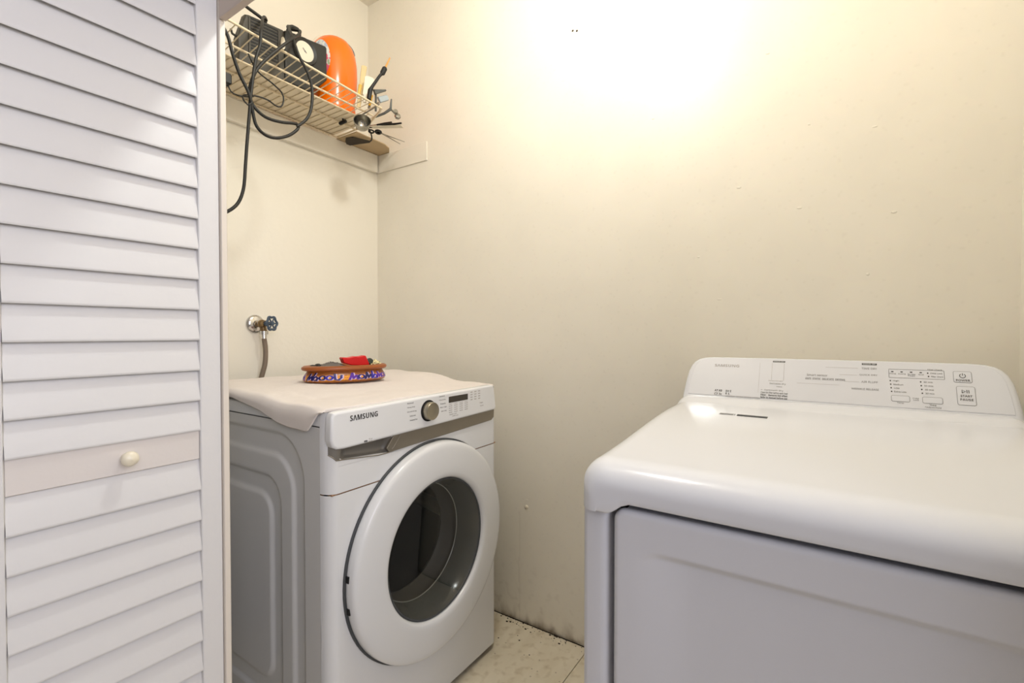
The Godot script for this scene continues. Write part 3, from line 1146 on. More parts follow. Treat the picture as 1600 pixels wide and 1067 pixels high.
	for s in [[dx0, -1], [dx1, 1]]:
		g.q(V(s[0], dy0 + 0.02, dz - 0.01), V(s[0], dy1 - 0.02, dz - 0.01), V(s[0], dy1 - 0.02, 0.75), V(s[0], dy0 + 0.02, 0.75), V(s[1], 0, 0))
	g.q(V(dx0 + 0.02, dy1, dz - 0.01), V(dx1 - 0.02, dy1, dz - 0.01), V(dx1 - 0.02, dy1, 0.75), V(dx0 + 0.02, dy1, 0.75), V(0, 1, 0))
	put("door_panel", g, M.dryer_sheet, d)
	g = G.new()
	g.box(V(1.765, 0.045, 0.77), V(0.56, 0.08, 0.02), 0.004)
	put("kick_panel", g, M.dryer_sheet, d)

	# console
	var O := V(0, 0.923, 0.185)
	var U := V(1, 0, 0)
	var S := V(0, 0.114, -0.06).normalized()
	var N := U.cross(S)
	var ol := PackedVector2Array()
	var half_pts: Array = [Vector2(0.326, -0.03), Vector2(0.326, 0.02), Vector2(0.323, 0.055), Vector2(0.319, 0.085), Vector2(0.313, 0.104), Vector2(0.305, 0.116), Vector2(0.294, 0.1245), Vector2(0.278, 0.1295), Vector2(0.255, 0.1312), Vector2(0.15, 0.132), Vector2(0.0, 0.132)]
	for p in half_pts:
		ol.append(Vector2(1.765 + p.x, p.y))
	for k in range(half_pts.size() - 2, -1, -1):
		ol.append(Vector2(1.765 - half_pts[k].x, half_pts[k].y))
	g = G.new()
	g.prism(ol, O - N * 0.085, U, S, 0.085, 0.014, 6)
	var con := put("console", g, M.dryer_white, d)
	# the face plate stands just proud of the console, with a rolled edge
	g = G.new()
	var fp := PackedVector2Array()
	for p in ol:
		var k := (Vector2(p.x, maxf(p.y, 0.004)) - Vector2(1.765, 0.06))
		fp.append(Vector2(1.765, 0.064) + k * Vector2(0.955, 0.86))
	g.prism(fp, O - N * 0.003, U, S, 0.0042, 0.0012, 3)
	put("face_plate", g, M.dryer_white, con)
	var at := func(x: float, s: float) -> Vector3:
		return O + U * (x - O.x) + S * s + N * 0.0014
	var bar := func(called: String, x0: float, x1: float, s0: float, s1: float, m: Material) -> void:
		var gg := G.new()
		gg.prism(PackedVector2Array([Vector2(x0, s0), Vector2(x1, s0), Vector2(x1, s1), Vector2(x0, s1)]), O + N * 0.0009, U, S, 0.0006)
		put(called, gg, m, con)
	var outline := func(called: String, cx: float, cs: float, w: float, h: float, r: float, th: float, m: Material) -> void:
		var gg := G.new()
		var a := rrect(w, h, r, 5, Vector2(cx, cs))
		var ring: Array = []
		for p in a:
			ring.append(O + U * p.x + S * p.y + N * 0.0012)
		ring.append(ring[0])
		gg.tube(ring, th, 4, false)
		put(called, gg, m, con)
	text(con, "SΛMSUNG", at.call(1.544, 0.1015), U, S, 0.060, 0.0075, M.print_pale, true)
	text(con, "A7 A9", at.call(1.529, 0.0295), U, S, 0.018, 0.006, M.print_dark, true)
	text(con, "C7 7c", at.call(1.529, 0.020), U, S, 0.018, 0.006, M.print_dark, true)
	text(con, "DV E", at.call(1.5535, 0.0295), U, S, 0.013, 0.0055, M.print_dark, true)
	text(con, "E L", at.call(1.552, 0.0225), U, S, 0.010, 0.005, M.print_dark, true)
	text(con, "UNIVERSAL DRYING SENSOR SYSTEM", at.call(1.5865, 0.0158), U, S, 0.079, 0.0036, M.print_pale)
	bar.call("title_bar", 1.651, 1.678, 0.1155, 0.1195, M.print_dark)
	text(con, "SENSOR DRY", at.call(1.6645, 0.1175) + N * 0.0003, U, S, 0.024, 0.0026, M.print_white, true)
	bar.call("guide_line", 1.6495, 1.6500, 0.066, 0.113, M.print_pale)
	bar.call("guide_line", 1.6760, 1.6766, 0.066, 0.113, M.print_pale)
	bar.call("guide_line", 1.622, 1.6224, 0.03, 0.113, M.print_pale)
	text(con, "Normal", at.call(1.659, 0.0645), U, S, 0.030, 0.003, M.print_pale)
	text(con, "Delicates dry", at.call(1.664, 0.0565), U, S, 0.035, 0.0052, M.print_grey)
	text(con, "Heavy", at.call(1.668, 0.049), U, S, 0.012, 0.003, M.print_grey)
	for k in 4:
		text(con, ["+  Optimum dry    - ", "Clean lint filter before each load", "Filter    Remove lint often", "Refer to manual before use"][k], at.call(1.657, 0.0385 - k * 0.0066), U, S, 0.058, 0.0048, M.print_dark if k else M.print_grey, k > 1)
	text(con, "Smart sensor", at.call(1.746, 0.0848), U, S, 0.042, 0.0056, M.print_grey)
	text(con, "ANTI  STATIC  DELICATE  DRYING", at.call(1.7615, 0.0752), U, S, 0.079, 0.0052, M.print_grey, true)
	bar.call("guide_line", 1.763, 1.826, 0.1064, 0.1068, M.print_pale)
	bar.call("guide_line", 1.790, 1.824, 0.0886, 0.089, M.print_pale)
	bar.call("guide_line", 1.800, 1.828, 0.0718, 0.0722, M.print_pale)
	bar.call("guide_line", 1.705, 1.790, 0.0618, 0.0621, M.print_pale)
	bar.call("title_bar", 1.8335, 1.861, 0.1155, 0.120, M.print_dark)
	text(con, "MANUAL DRY", at.call(1.8472, 0.1178) + N * 0.0003, U, S, 0.024, 0.0028, M.print_white, true)
	text(con, "TIME DRY", at.call(1.847, 0.1065), U, S, 0.028, 0.0044, M.print_grey)
	text(con, "QUICK DRY", at.call(1.845, 0.0900), U, S, 0.033, 0.0044, M.print_grey)
	text(con, "AIR FLUFF", at.call(1.8468, 0.0728), U, S, 0.030, 0.0044, M.print_grey)
	text(con, "WRINKLE RELEASE", at.call(1.838, 0.0548), U, S, 0.050, 0.0044, M.print_grey)
	outline.call("indicator_frame", 1.929, 0.0968, 0.0935, 0.0205, 0.001, 0.0005, M.print_grey)
	for k in 4:
		bar.call("indicator", 1.8865 + k * 0.0163, 1.8905 + k * 0.0163, 0.1000, 0.1022, M.print_dark)
		text(con, ["Drying", "Cooling", "Wrinkle", "End"][k], at.call(1.8888 + k * 0.0163, 0.0962), U, S, [0.011, 0.013, 0.013, 0.008][k], 0.0028, M.print_grey)
	text(con, "Prevent", at.call(1.9214, 0.0925), U, S, 0.012, 0.0028, M.print_grey)
	text(con, "Filter Check", at.call(1.961, 0.1088), U, S, 0.024, 0.0032, M.print_grey)
	var dot := func(x: float, s: float) -> void:
		var gg := G.new()
		gg.prism(rrect(0.0024, 0.0032, 0.0011, 3, Vector2(x, s)), O + N * 0.0009, U, S, 0.0006)
		put("indicator", gg, M.print_dark, con)
	dot.call(1.949, 0.1003)
	dot.call(1.950, 0.0925)
	text(con, "Child Lock", at.call(1.963, 0.1003), U, S, 0.020, 0.0034, M.print_grey)
	text(con, "Filter Check", at.call(1.964, 0.0925), U, S, 0.020, 0.0034, M.print_grey)
	for k in 4:
		dot.call(1.8842 + k * 0.0005, 0.0787 - k * 0.0086)
		text(con, ["High", "Medium", "Low", "Extra Low"][k], at.call(1.8888 + [0.0105, 0.017, 0.0105, 0.021][k] * 0.5 + k * 0.0005, 0.0787 - k * 0.0086), U, S, [0.0105, 0.017, 0.0095, 0.021][k], 0.0038, M.print_grey)
		dot.call(1.9362 + k * 0.0005, 0.0787 - k * 0.0088)
		text(con, ["60 min", "50 min", "40 min", "30 min"][k], at.call(1.9485 + k * 0.0005, 0.0787 - k * 0.0088), U, S, 0.0145, 0.0036, M.print_grey)
	var button := func(cx: float, cs: float, w: float, h: float, r: float) -> void:
		var gg := G.new()
		gg.prism(rrect(w, h, r, 5, Vector2(cx, cs)), O - N * 0.001, U, S, 0.0030, 0.0008, 2)
		put("button", gg, M.dryer_white, con)
		outline.call("button_edge", cx, cs, w + 0.0004, h + 0.0004, r, 0.0005, M.print_grey)
	button.call(1.9005, 0.0368, 0.031, 0.0135, 0.003)
	button.call(1.9535, 0.0368, 0.032, 0.0140, 0.003)
	button.call(2.0045, 0.0942, 0.028, 0.0250, 0.003)
	button.call(2.0072, 0.0515, 0.028, 0.0415, 0.0035)
	text(con, "Temp.", at.call(1.9005, 0.0265), U, S, 0.0125, 0.0038, M.print_grey)
	text(con, "Child", at.call(1.926, 0.0395), U, S, 0.010, 0.003, M.print_grey)
	text(con, "Lock", at.call(1.927, 0.0355), U, S, 0.009, 0.003, M.print_grey)
	text(con, "Time", at.call(1.9535, 0.0262), U, S, 0.011, 0.0042, M.print_grey, true)
	text(con, "*Adjust/Hold", at.call(1.9535, 0.0205), U, S, 0.026, 0.0042, M.print_grey)
	text(con, "POWER", at.call(2.0045, 0.0862) + N * 0.001, U, S, 0.022, 0.0046, M.print_grey, true)
	g = G.new()
	var arc: Array = []
	for k in 17:
		var a := PI * 0.5 + 0.6 + (TAU - 1.2) * k / 16
		arc.append(at.call(2.0045 + cos(a) * 0.0046, 0.0966 + sin(a) * 0.0046) + N * 0.0008)
	g.tube(arc, 0.0006, 5)
	g.tube([at.call(2.0045, 0.0972) + N * 0.0008, at.call(2.0045, 0.1022) + N * 0.0008], 0.0006, 5)
	put("power_symbol", g, M.print_dark, con)
	text(con, "START", at.call(2.0072, 0.0508) + N * 0.001, U, S, 0.018, 0.005, M.print_grey, true)
	text(con, "PAUSE", at.call(2.0072, 0.0428) + N * 0.001, U, S, 0.020, 0.005, M.print_grey, true)
	g = G.new()
	var sy := func(x: float, s: float) -> Vector3:
		return at.call(x, s) + N * 0.0008
	g.tube([sy.call(2.0012, 0.0575), sy.call(2.0012, 0.0645), sy.call(2.0065, 0.0610), sy.call(2.0012, 0.0575)], 0.0006, 5)
	g.tube([sy.call(2.0088, 0.0575), sy.call(2.0088, 0.0645)], 0.0006, 5)
	g.tube([sy.call(2.0118, 0.0575), sy.call(2.0118, 0.0645)], 0.0006, 5)
	put("start_symbol", g, M.print_dark, con)

	# notice printed on the deck
	var y0 := deck_y(0.37)
	var zb := 0.372
	var sl := V(0, deck_y(0.35) - deck_y(0.39), -0.04).normalized()
	text(d, "SMARTCARE 1", V(1.583, y0 + 0.0008, zb), V(1, 0, 0), sl, 0.031, 0.015, M.print_grey, true)
	g = G.new()
	g.box(V(1.632, y0 + 0.0004, zb), V(0.059, 0.0014, 0.0150), 0.0005)
	put("notice_bar", g, M.rubber_grey, d)

# ------------------------------------------------------------------ things on the washing machine
func towel_y(x: float, z: float, nz: FastNoiseLite) -> float:
	var y := 0.9235 + 0.020 * ss(0.70, 0.42, x) + 0.006 * nz.get_noise_2d(x * 90.0, z * 90.0)
	y += 0.008 * ss(0.30, 0.18, z) * ss(0.75, 0.5, x)
	return y

func towel() -> void:
	var nz := noise(91, 0.05, 3)
	var fine := noise(92, 0.35, 2)
	var P: Array = []
	var top: Array = []
	var xs := span(0.115, 0.797, 110)
	var ts := span(0.175, 0.840, 90)
	for f in [0.25, 0.5, 0.75, 1.0]:
		ts.append(0.840 + f)
	for x0 in xs:
		var row := PackedVector3Array()
		for t in ts:
			var x := x0
			var z := t
			# rounded, wavy outline
			if x0 < 0.3:
				x += 0.02 * nz.get_noise_1d(t * 60.0) * ss(0.3, 0.12, x0)
			if t > 1.0 or t >= 0.8399:
				var f := maxf(t - 0.840, 0.0)
				var hang := 0.018 + 0.036 * ss(0.36, 0.735, x) - 0.052 * ss(0.735, 0.797, x)
				var y := towel_y(x, 0.84, nz) - 0.004
				z = 0.840 + 0.0075 * sin(minf(f * 2.2, 1.0) * PI * 0.5)
				row.append(V(x, y - hang * f - 0.002 * sin(f * PI), z + 0.0015 * nz.get_noise_1d(x * 140.0)))
			else:
				var y := towel_y(x, z, nz) - rounding(0.8475 - z, 0.012) * 0.4 + 0.0006 * fine.get_noise_2d(x * 900, z * 900)
				y -= rounding(x - 0.112, 0.012) * 0.5
				z += 0.010 * nz.get_noise_1d(x0 * 70.0 + 40.0) * ss(0.3, 0.175, t)
				row.append(V(x, y, z))
		top.append(row)
	# a closed cloth: outer face, inner face and the hem round it
	var th := 0.009
	var inner: Array = []
	for i in top.size():
		var row := PackedVector3Array()
		for j in top[i].size():
			var p: Vector3 = top[i][j]
			if ts[j] > 0.8399:
				row.append(p - V(0, 0.0 if ts[j] > 0.85 else th * 0.5, th * 0.62))
			else:
				row.append(p - V(0, th, 0))
		inner.append(row)
	var g := G.new()
	g.grid(top, false, false, V(0, 1, 0.3))
	g.grid(inner, false, false, V(0, -1, -0.3))
	var hem := func(A: Array, B: Array, out: Vector3) -> void:
		var mid := PackedVector3Array()
		for k in A.size():
			mid.append((A[k] + B[k]) * 0.5 + out * 0.003)
		g.grid([A, mid, B], false, false, out)
	hem.call(top[0], inner[0], V(-1, 0, 0))
	hem.call(top[top.size() - 1], inner[top.size() - 1], V(1, 0, 0))
	var A0: Array = []
	var B0: Array = []
	var A1: Array = []
	var B1: Array = []
	for i in top.size():
		A0.append(top[i][0])
		B0.append(inner[i][0])
		A1.append(top[i][ts.size() - 1])
		B1.append(inner[i][ts.size() - 1])
	hem.call(A0, B0, V(0, 0, -1))
	hem.call(A1, B1, V(0, -1, 0))
	tag(put("towel", g, M.towel), "off-white terry towel spread over the washing machine, one corner hanging at its left edge", "towel")

func stroke(im: Image, pts: Array, r: float, c: Color) -> void:
	for i in pts.size() - 1:
		var a: Vector2 = pts[i]
		var b: Vector2 = pts[i + 1]
		var steps := int(a.distance_to(b)) + 1
		for s in steps + 1:
			var p := a.lerp(b, float(s) / steps)
			for y in range(int(p.y - r), int(p.y + r) + 1):
				for x in range(int(p.x - r), int(p.x + r) + 1):
					if Vector2(x, y).distance_to(p) <= r and x >= 0 and y >= 0 and x < im.get_width() and y < im.get_height():
						im.set_pixel(x, y, c)

func dish() -> void:
	# glaze: orange brown with a yellow belt, hand painted blue and violet script
	var W := 1024
	var H := 128
	var im := Image.create(W, H, false, Image.FORMAT_RGB8)
	var n1 := noise(101, 0.03, 4)
	for y in H:
		for x in W:
			var belt := ss(0.30, 0.5, y / 128.0) * ss(0.95, 0.7, y / 128.0)
			var c := Color(0.58, 0.32, 0.12).lerp(Color(0.96, 0.64, 0.16), clampf(belt * 0.95 + 0.5 * n1.get_noise_2d(x, y * 2), 0, 1))
			im.set_pixel(x, y, c.lerp(Color(0.35, 0.17, 0.06), clampf(n1.get_noise_2d(x * 3 + 500, y * 4) * 0.8, 0, 0.5)))
	var rng := RandomNumberGenerator.new()
	rng.seed = 5
	var x := 20.0
	var cols := [Color(0.10, 0.05, 0.42), Color(0.14, 0.10, 0.62), Color(0.33, 0.12, 0.60), Color(0.08, 0.06, 0.33)]
	while x < W - 40:
		var kind := rng.randi() % 5
		var c: Color = cols[rng.randi() % 4]
		var pts: Array = []
		var y0 := 34.0
		var y1 := 96.0
		if kind == 0:
			for k in 13:
				pts.append(Vector2(x + 15 + 13 * cos(TAU * k / 12.0), 72 + 19 * sin(TAU * k / 12.0)))
		elif kind == 1:
			pts = [Vector2(x, y1), Vector2(x + 12, y0), Vector2(x + 15, y1 - 8), Vector2(x + 28, y0 + 22), Vector2(x + 33, y1)]
		elif kind == 2:
			pts = [Vector2(x, y0 + 4), Vector2(x + 5, y1 - 6), Vector2(x + 17, y1), Vector2(x + 27, y1 - 20), Vector2(x + 28, y0 + 16)]
		elif kind == 3:
			pts = [Vector2(x + 8, y0 - 8), Vector2(x, y1), Vector2(x + 17, y0 + 24), Vector2(x + 29, y0 + 38), Vector2(x + 24, y1), Vector2(x + 7, y1 - 6)]
		else:
			pts = [Vector2(x, y1 - 8), Vector2(x + 10, y1 - 36), Vector2(x + 20, y1 - 6), Vector2(x + 32, y0 + 10)]
		var ghost: Array = []
		for p in pts:
			ghost.append(p + Vector2(4, 3))
		stroke(im, ghost, 6.0, Color(0.80, 0.72, 0.86))
		stroke(im, pts, 5.0, c)
		x += 30.0 + (26.0 if rng.randf() < 0.12 else 0.0) + rng.randf() * 5.0
	var gm := mat("glazed_clay", Color.WHITE, 0.3)
	gm.albedo_texture = ImageTexture.create_from_image(im)
	bumpy(mat("clay_rim", Color(0.62, 0.34, 0.14), 0.35), 102, 0.1, 20.0, 0.4)
	var c0 := V(0.447, 0.9435, 0.515)
	var lng := V(0.316, 0, -0.949)
	var d := thing("clay_dish", "oval brown clay dish with blue painted script round its waist, on the towel", "dish", c0)
	var g := G.new()
	var sq := 0.55
	var prof := [Vector2(0.0, 0.0), Vector2(0.116, 0.0), Vector2(0.129, 0.004), Vector2(0.1335, 0.011), Vector2(0.1315, 0.019), Vector2(0.1255, 0.028), Vector2(0.1205, 0.036), Vector2(0.1200, 0.0405)]
	# v runs up the outside
	g.lathe(prof, c0, V(0, 1, 0), 72, lng, sq, true)
	for i in g.uv.size():
		var h := (g.v[i].y - c0.y) / 0.041
		g.uv[i] = Vector2(g.uv[i].x * 1.0, 1.0 - h)
	put("body", g, gm, d)
	g = G.new()
	g.lathe([Vector2(0.1195, 0.0385), Vector2(0.128, 0.0375), Vector2(0.1345, 0.0395), Vector2(0.1375, 0.044), Vector2(0.1365, 0.049), Vector2(0.130, 0.0530), Vector2(0.119, 0.0535), Vector2(0.109, 0.049), Vector2(0.103, 0.040), Vector2(0.09, 0.030), Vector2(0.0, 0.026)], c0, V(0, 1, 0), 72, lng, sq)
	put("rim", g, M.clay_rim, d)
	var sh := V(0.949, 0, 0.316)
	# ash heap
	var nz := noise(103, 0.25, 3)
	g = G.new()
	var P: Array = []
	for i in 25:
		var row := PackedVector3Array()
		for j in 48:
			var a := TAU * j / 48
			var r := i / 24.0
			var p := c0 + lng * (-0.045 + 0.062 * r * cos(a)) + sh * (0.047 * r * sin(a))
			var y := 0.064 * (1.0 - r * r) * 0.32 + 0.040 + 0.010 * nz.get_noise_2d(p.x * 900, p.z * 900) * (1.0 - r)
			row.append(V(p.x, c0.y + y, p.z))
		P.append(row)
	g.grid(P, true, false, V(0, 1, 0))
	tag(put("ash_heap", g, M.ash), "grey crumbly heap filling the left half of the clay dish", "ash")
	g = G.new()
	g.ball(c0 + lng * -0.088 + V(0, 0.053, 0), V(0.013, 0.007, 0.010), 10)
	g.ball(c0 + lng * -0.104 + V(0, 0.051, 0), V(0.010, 0.006, 0.010), 10)
	tag(put("ash_lump", g, M.black_plastic), "dark charred lump at the left end of the clay dish", "lump")
	# crumpled red packet
	g = G.new()
	var rc := c0 + lng * 0.026 + sh * 0.016 + V(0, 0.062, 0)
	var poly := PackedVector2Array([Vector2(-0.046, 0.013), Vector2(-0.043, 0.016), Vector2(-0.022, 0.0145), Vector2(-0.003, 0.0185), Vector2(0.008, 0.0170), Vector2(0.028, 0.0205), Vector2(0.033, 0.0185), Vector2(0.044, -0.007), Vector2(0.043, -0.0125), Vector2(0.010, -0.0125), Vector2(-0.016, -0.010), Vector2(-0.040, -0.0025)])
	g.prism(poly, rc - sh * 0.02, lng, V(0, 1, 0), 0.030, 0.003, 2) if lng.cross(V(0, 1, 0)).dot(sh) > 0 else g.prism(poly, rc - sh * 0.02, -lng, V(0, 1, 0), 0.030, 0.003, 2)
	tag(put("red_packet", g, M.red_wrap), "crumpled red packet lying in the clay dish", "packet")
	g = G.new()
	g.lathe([Vector2(0.0, -0.004), Vector2(0.011, -0.004), Vector2(0.0125, 0.0), Vector2(0.0125, 0.012), Vector2(0.010, 0.016), Vector2(0.0, 0.017)], c0 + lng * 0.079 + sh * -0.004 + V(0, 0.056, 0), (V(0, 0.5, 0) + sh).normalized(), 20)
	tag(put("bottle_cap", g, M.bottle_green), "dark green cap beside the red packet in the clay dish", "cap")
	var wi := Image.create(64, 64, false, Image.FORMAT_RGB8)
	var wn := noise(107, 0.12, 2)
	for yy in 64:
		for xx in 64:
			wi.set_pixel(xx, yy, Color(0.93, 0.88, 0.68) if wn.get_noise_2d(xx, yy) < 0.25 else Color(0.24, 0.24, 0.12))
	var wm := mat("speckled_paper", Color.WHITE, 0.7)
	wm.albedo_texture = ImageTexture.create_from_image(wi)
	g = G.new()
	P = []
	var uu := PackedFloat32Array()
	for i in 13:
		var row := PackedVector3Array()
		for j in 13:
			var u := i / 12.0 - 0.5
			var w := j / 12.0 - 0.5
			var p := c0 + lng * (0.097 + u * 0.040) + sh * (w * 0.044)
			row.append(p + V(0, 0.050 + 0.016 * (1.0 - 3.0 * u * u) * (1.0 - 3.2 * w * w) + 0.003 * sin(u * 14) * cos(w * 11), 0))
		P.append(row)
		uu.append(i / 12.0)
	g.grid(P, false, false, V(0, 1, 0), 0, uu, uu)
	tag(put("paper_scrap", g, wm), "cream paper scrap with dark specks at the right end of the clay dish", "paper")

# ------------------------------------------------------------------ water valve
func valve() -> void:
	var o := V(0.0, 1.134, 0.577)
	var t := thing("water_valve", "chrome wall valve with a blue-grey hand wheel above the washing machine", "valve", o)
	var g := G.new()
	g.lathe([Vector2(0.0335, 0.0), Vector2(0.034, 0.003), Vector2(0.031, 0.008), Vector2(0.022, 0.012), Vector2(0.013, 0.014), Vector2(0.0115, 0.020), Vector2(0.0, 0.020)], o, V(1, 0, 0), 40)
	put("flange", g, M.chrome, t)
	g = G.new()
	g.tube([o + V(0.010, 0, 0), o + V(0.050, 0, 0)], 0.0105, 14)
	g.ball(o + V(0.047, 0, -0.002), V(0.015, 0.016, 0.017), 16)
	g.tube([o + V(0.047, -0.004, -0.004), o + V(0.047, -0.030, -0.008)], [0.011, 0.012], 6)
	var dr := V(0.90, 0.03, -0.28).normalized()
	g.tube([o + V(0.047, 0, 0), o + V(0.047, 0, 0) + dr * 0.018], 0.012, 6)
	put("body", g, M.brass, t)
	g = G.new()
	var hc := o + V(0.047, 0, 0) + dr * 0.046
	g.tube([o + V(0.047, 0, 0) + dr * 0.016, hc], [0.009, 0.006], 10)
	put("stem", g, M.wheel_blue, t)
	# six-lobed wheel with spokes
	g = G.new()
	var a1 := dr.cross(V(0, 1, 0)).normalized()
	var a2 := dr.cross(a1).normalized()
	var rim: Array = []
	for k in 73:
		var a := TAU * k / 72
		var r := 0.0235 + 0.0022 * cos(6 * a)
		rim.append(hc + (a1 * cos(a) + a2 * sin(a)) * r)
	g.tube(rim, 0.0042, 8, false)
	for k in 6:
		var a := TAU * k / 6
		g.tube([hc, hc + (a1 * cos(a) + a2 * sin(a)) * 0.022], 0.0028, 6)
	g.lathe([Vector2(0.0, -0.005), Vector2(0.008, -0.005), Vector2(0.008, 0.005), Vector2(0.0, 0.007)], hc, dr, 16)
	put("hand_wheel", g, M.wheel_blue, t)
	g = G.new()
	var n0 := o + V(0.047, -0.026, -0.008)
	g.tube([n0, n0 + V(0, -0.012, 0)], 0.0155, 6)
	g.tube([n0 + V(0, -0.012, 0), n0 + V(0.001, -0.028, 0)], [0.0105, 0.0092], 14)
	put("nut", g, M.chrome, t)
	g = G.new()
	g.tube(smooth([n0 + V(0.001, -0.026, 0), n0 + V(0.003, -0.07, -0.004), n0 + V(0.002, -0.12, -0.002), n0 + V(-0.004, -0.17, 0.008), n0 + V(-0.012, -0.24, 0.02), n0 + V(-0.016, -0.40, 0.02), n0 + V(-0.012, -0.55, 0.02)]), 0.0085, 14)
	tag(put("water_hose", g, M.braid), "braided grey-brown water hose hanging from the wall valve", "hose")

# ------------------------------------------------------------------ wire shelf
const SY := 1.9385

func rise(x: float) -> float:
	return SY + 0.013 * clampf((x - 0.255) / 0.125, 0.0, 1.0)

func shelf() -> void:
	var s := thing("wire_shelf", "cream coated wire shelf reaching along the left wall above the washing machine", "shelf", V(0.14, SY - 0.004, 0.45))
	var z1 := 1.028
	for r in [[0.022, 0.022, 0.10, 0.003], [0.150, 0.184, 0.235, 0.003], [0.255, 0.262, 0.255, 0.0034], [0.300, 0.316, 0.275, 0.0036]]:
		var g := G.new()
		g.tube([V(r[0], rise(r[0]) - 0.004, r[2]), V(r[1], rise(r[1]) - 0.004, z1)], r[3], 8)
		put("rod", g, M.wire_white, s)
	# front rod, bent back at the corner end
	var g := G.new()
	g.tube(smooth([V(0.395, 1.966, z1), V(0.382, 1.953, 0.62), V(0.371, 1.943, 0.318), V(0.367, 1.942, 0.296), V(0.352, 1.941, 0.284), V(0.300, SY + 0.002, 0.264), V(0.238, SY - 0.002, 0.244), V(0.12, SY - 0.002, 0.234), V(0.02, SY - 0.002, 0.232)], 0.02), 0.0038, 8)
	put("front_rod", g, M.wire_white, s)
	var z := 0.262
	while z < z1:
		var w := G.new()
		var f := (z - 0.3) / 0.7
		var xf := lerpf(0.3705, 0.395, f)
		if z < 0.29:
			xf = 0.29
		w.tube([V(0.004, SY, z), V(0.250, SY, z), V(0.256, SY + 0.001, z), V(xf, lerpf(1.943, 1.965, f) if z > 0.29 else SY + 0.003, z)], 0.0016, 6)
		put("wire", w, M.wire_white, s)
		z += 0.0268
	# the short board on the cleat at the corner end
	g = G.new()
	g.prism(PackedVector2Array([Vector2(0.002, -0.004), Vector2(0.085, -0.002), Vector2(0.122, -0.035), Vector2(0.140, -0.075), Vector2(0.142, -0.228), Vector2(0.002, -0.228)]), V(0, 1.9294, 0.0), V(1, 0, 0), V(0, 0, -1), 0.0048, 0.001)
	tag(put("corner_board", g, M.board_tan), "small tan board lying on the cleat at the corner end of the wire shelf", "board")

func compressor() -> void:
	# beige liner sheet lying on the wires
	var g := G.new()
	g.box(V(0.128, SY + 0.0032, 0.636), V(0.232, 0.0024, 0.780), 0.0008)
	tag(put("shelf_liner", g, M.liner), "thin beige liner sheet lying on the wires of the shelf", "shelf liner")
	var c := thing("air_compressor", "black portable air compressor with slotted side and round gauge, on the wire shelf", "air compressor", V(0.19, 1.9435, 0.60))
	var U := V(0, 0, -1)
	var Y := V(0, 1, 0)
	# slotted motor half
	g = G.new()
	g.prism(PackedVector2Array([Vector2(-0.745, 1.9440), Vector2(-0.748, 2.016), Vector2(-0.723, 2.100), Vector2(-0.712, 2.104), Vector2(-0.600, 2.116), Vector2(-0.592, 2.110), Vector2(-0.592, 1.9440)]), V(0.216, 0, 0), U, Y, 0.026, 0.007, 3)
	g.box(V(0.178, 2.022, 0.640), V(0.084, 0.150, 0.100), 0.01)
	put("motor_housing", g, M.vent_grey, c)
	for k in 11:
		g = G.new()
		var y := 2.0955 - k * 0.0104
		var tilt := Basis(V(1, 0, 0), 0.075)
		g.box(V(0.2418, y + 0.003, 0.664), V(0.003, 0.0054, 0.090), 0.0, tilt)
		put("vent_slot", g, M.black_deep, c)
	for z in [0.712, 0.616]:
		g = G.new()
		g.box(V(0.2415, 2.040 - (z - 0.664) * 0.06, z), V(0.008, 0.118, 0.007), 0.002)
		put("vent_rib", g, M.vent_grey, c)
	# gauge half, its lower corner cut off
	g = G.new()
	g.prism(PackedVector2Array([Vector2(-0.598, 1.9445), Vector2(-0.598, 2.112), Vector2(-0.590, 2.118), Vector2(-0.444, 2.138), Vector2(-0.438, 2.133), Vector2(-0.438, 2.018), Vector2(-0.478, 1.972), Vector2(-0.510, 1.9465)]), V(0.128, 0, 0), U, Y, 0.120, 0.005, 2)
	put("gauge_housing", g, M.black_plastic, c)
	var gc := V(0.2475, 2.0775, 0.526)
	var gn := V(1, 0, 0)
	g = G.new()
	g.lathe([Vector2(0.0455, 0.0), Vector2(0.045, 0.005), Vector2(0.0425, 0.0075), Vector2(0.0385, 0.006), Vector2(0.0335, 0.002), Vector2(0.032, 0.002)], gc, gn, 40)
	var be := put("bezel", g, M.black_plastic, c)
	g = G.new()
	g.lathe([Vector2(0.0340, 0.001), Vector2(0.0332, 0.0024), Vector2(0.0, 0.0028)], gc, gn, 40)
	put("dial", g, M.dial_face, be)
	g = G.new()
	g.tube([gc + V(0.0038, 0.008, 0.009), gc + V(0.0038, -0.004, -0.005)], 0.0012, 5)
	g.ball(gc + V(0.0035, 0, 0), V(0.001, 0.003, 0.003), 8)
	put("needle", g, M.print_grey, be)
	g = G.new()
	g.lathe([Vector2(0.021, -0.002), Vector2(0.021, 0.003), Vector2(0.014, 0.006), Vector2(0.0, 0.007)], V(0.2435, 2.068, 0.603), V(1, 0, 0), 28, V(0, 1, 0), 0.36)
	put("lens", g, M.dial_face, c)
	g = G.new()
	g.tube(smooth([V(0.232, 2.112, 0.582), V(0.238, 2.140, 0.574), V(0.238, 2.147, 0.555), V(0.238, 2.143, 0.540), V(0.232, 2.120, 0.536)]), 0.006, 8)
	put("handle", g, M.black_plastic, c)
	g = G.new()
	g.tube([V(0.232, 2.020, 0.742), V(0.234, 2.022, 0.760), V(0.234, 2.034, 0.764)], 0.0035, 6)
	put("hose_nipple", g, M.black_plastic, c)

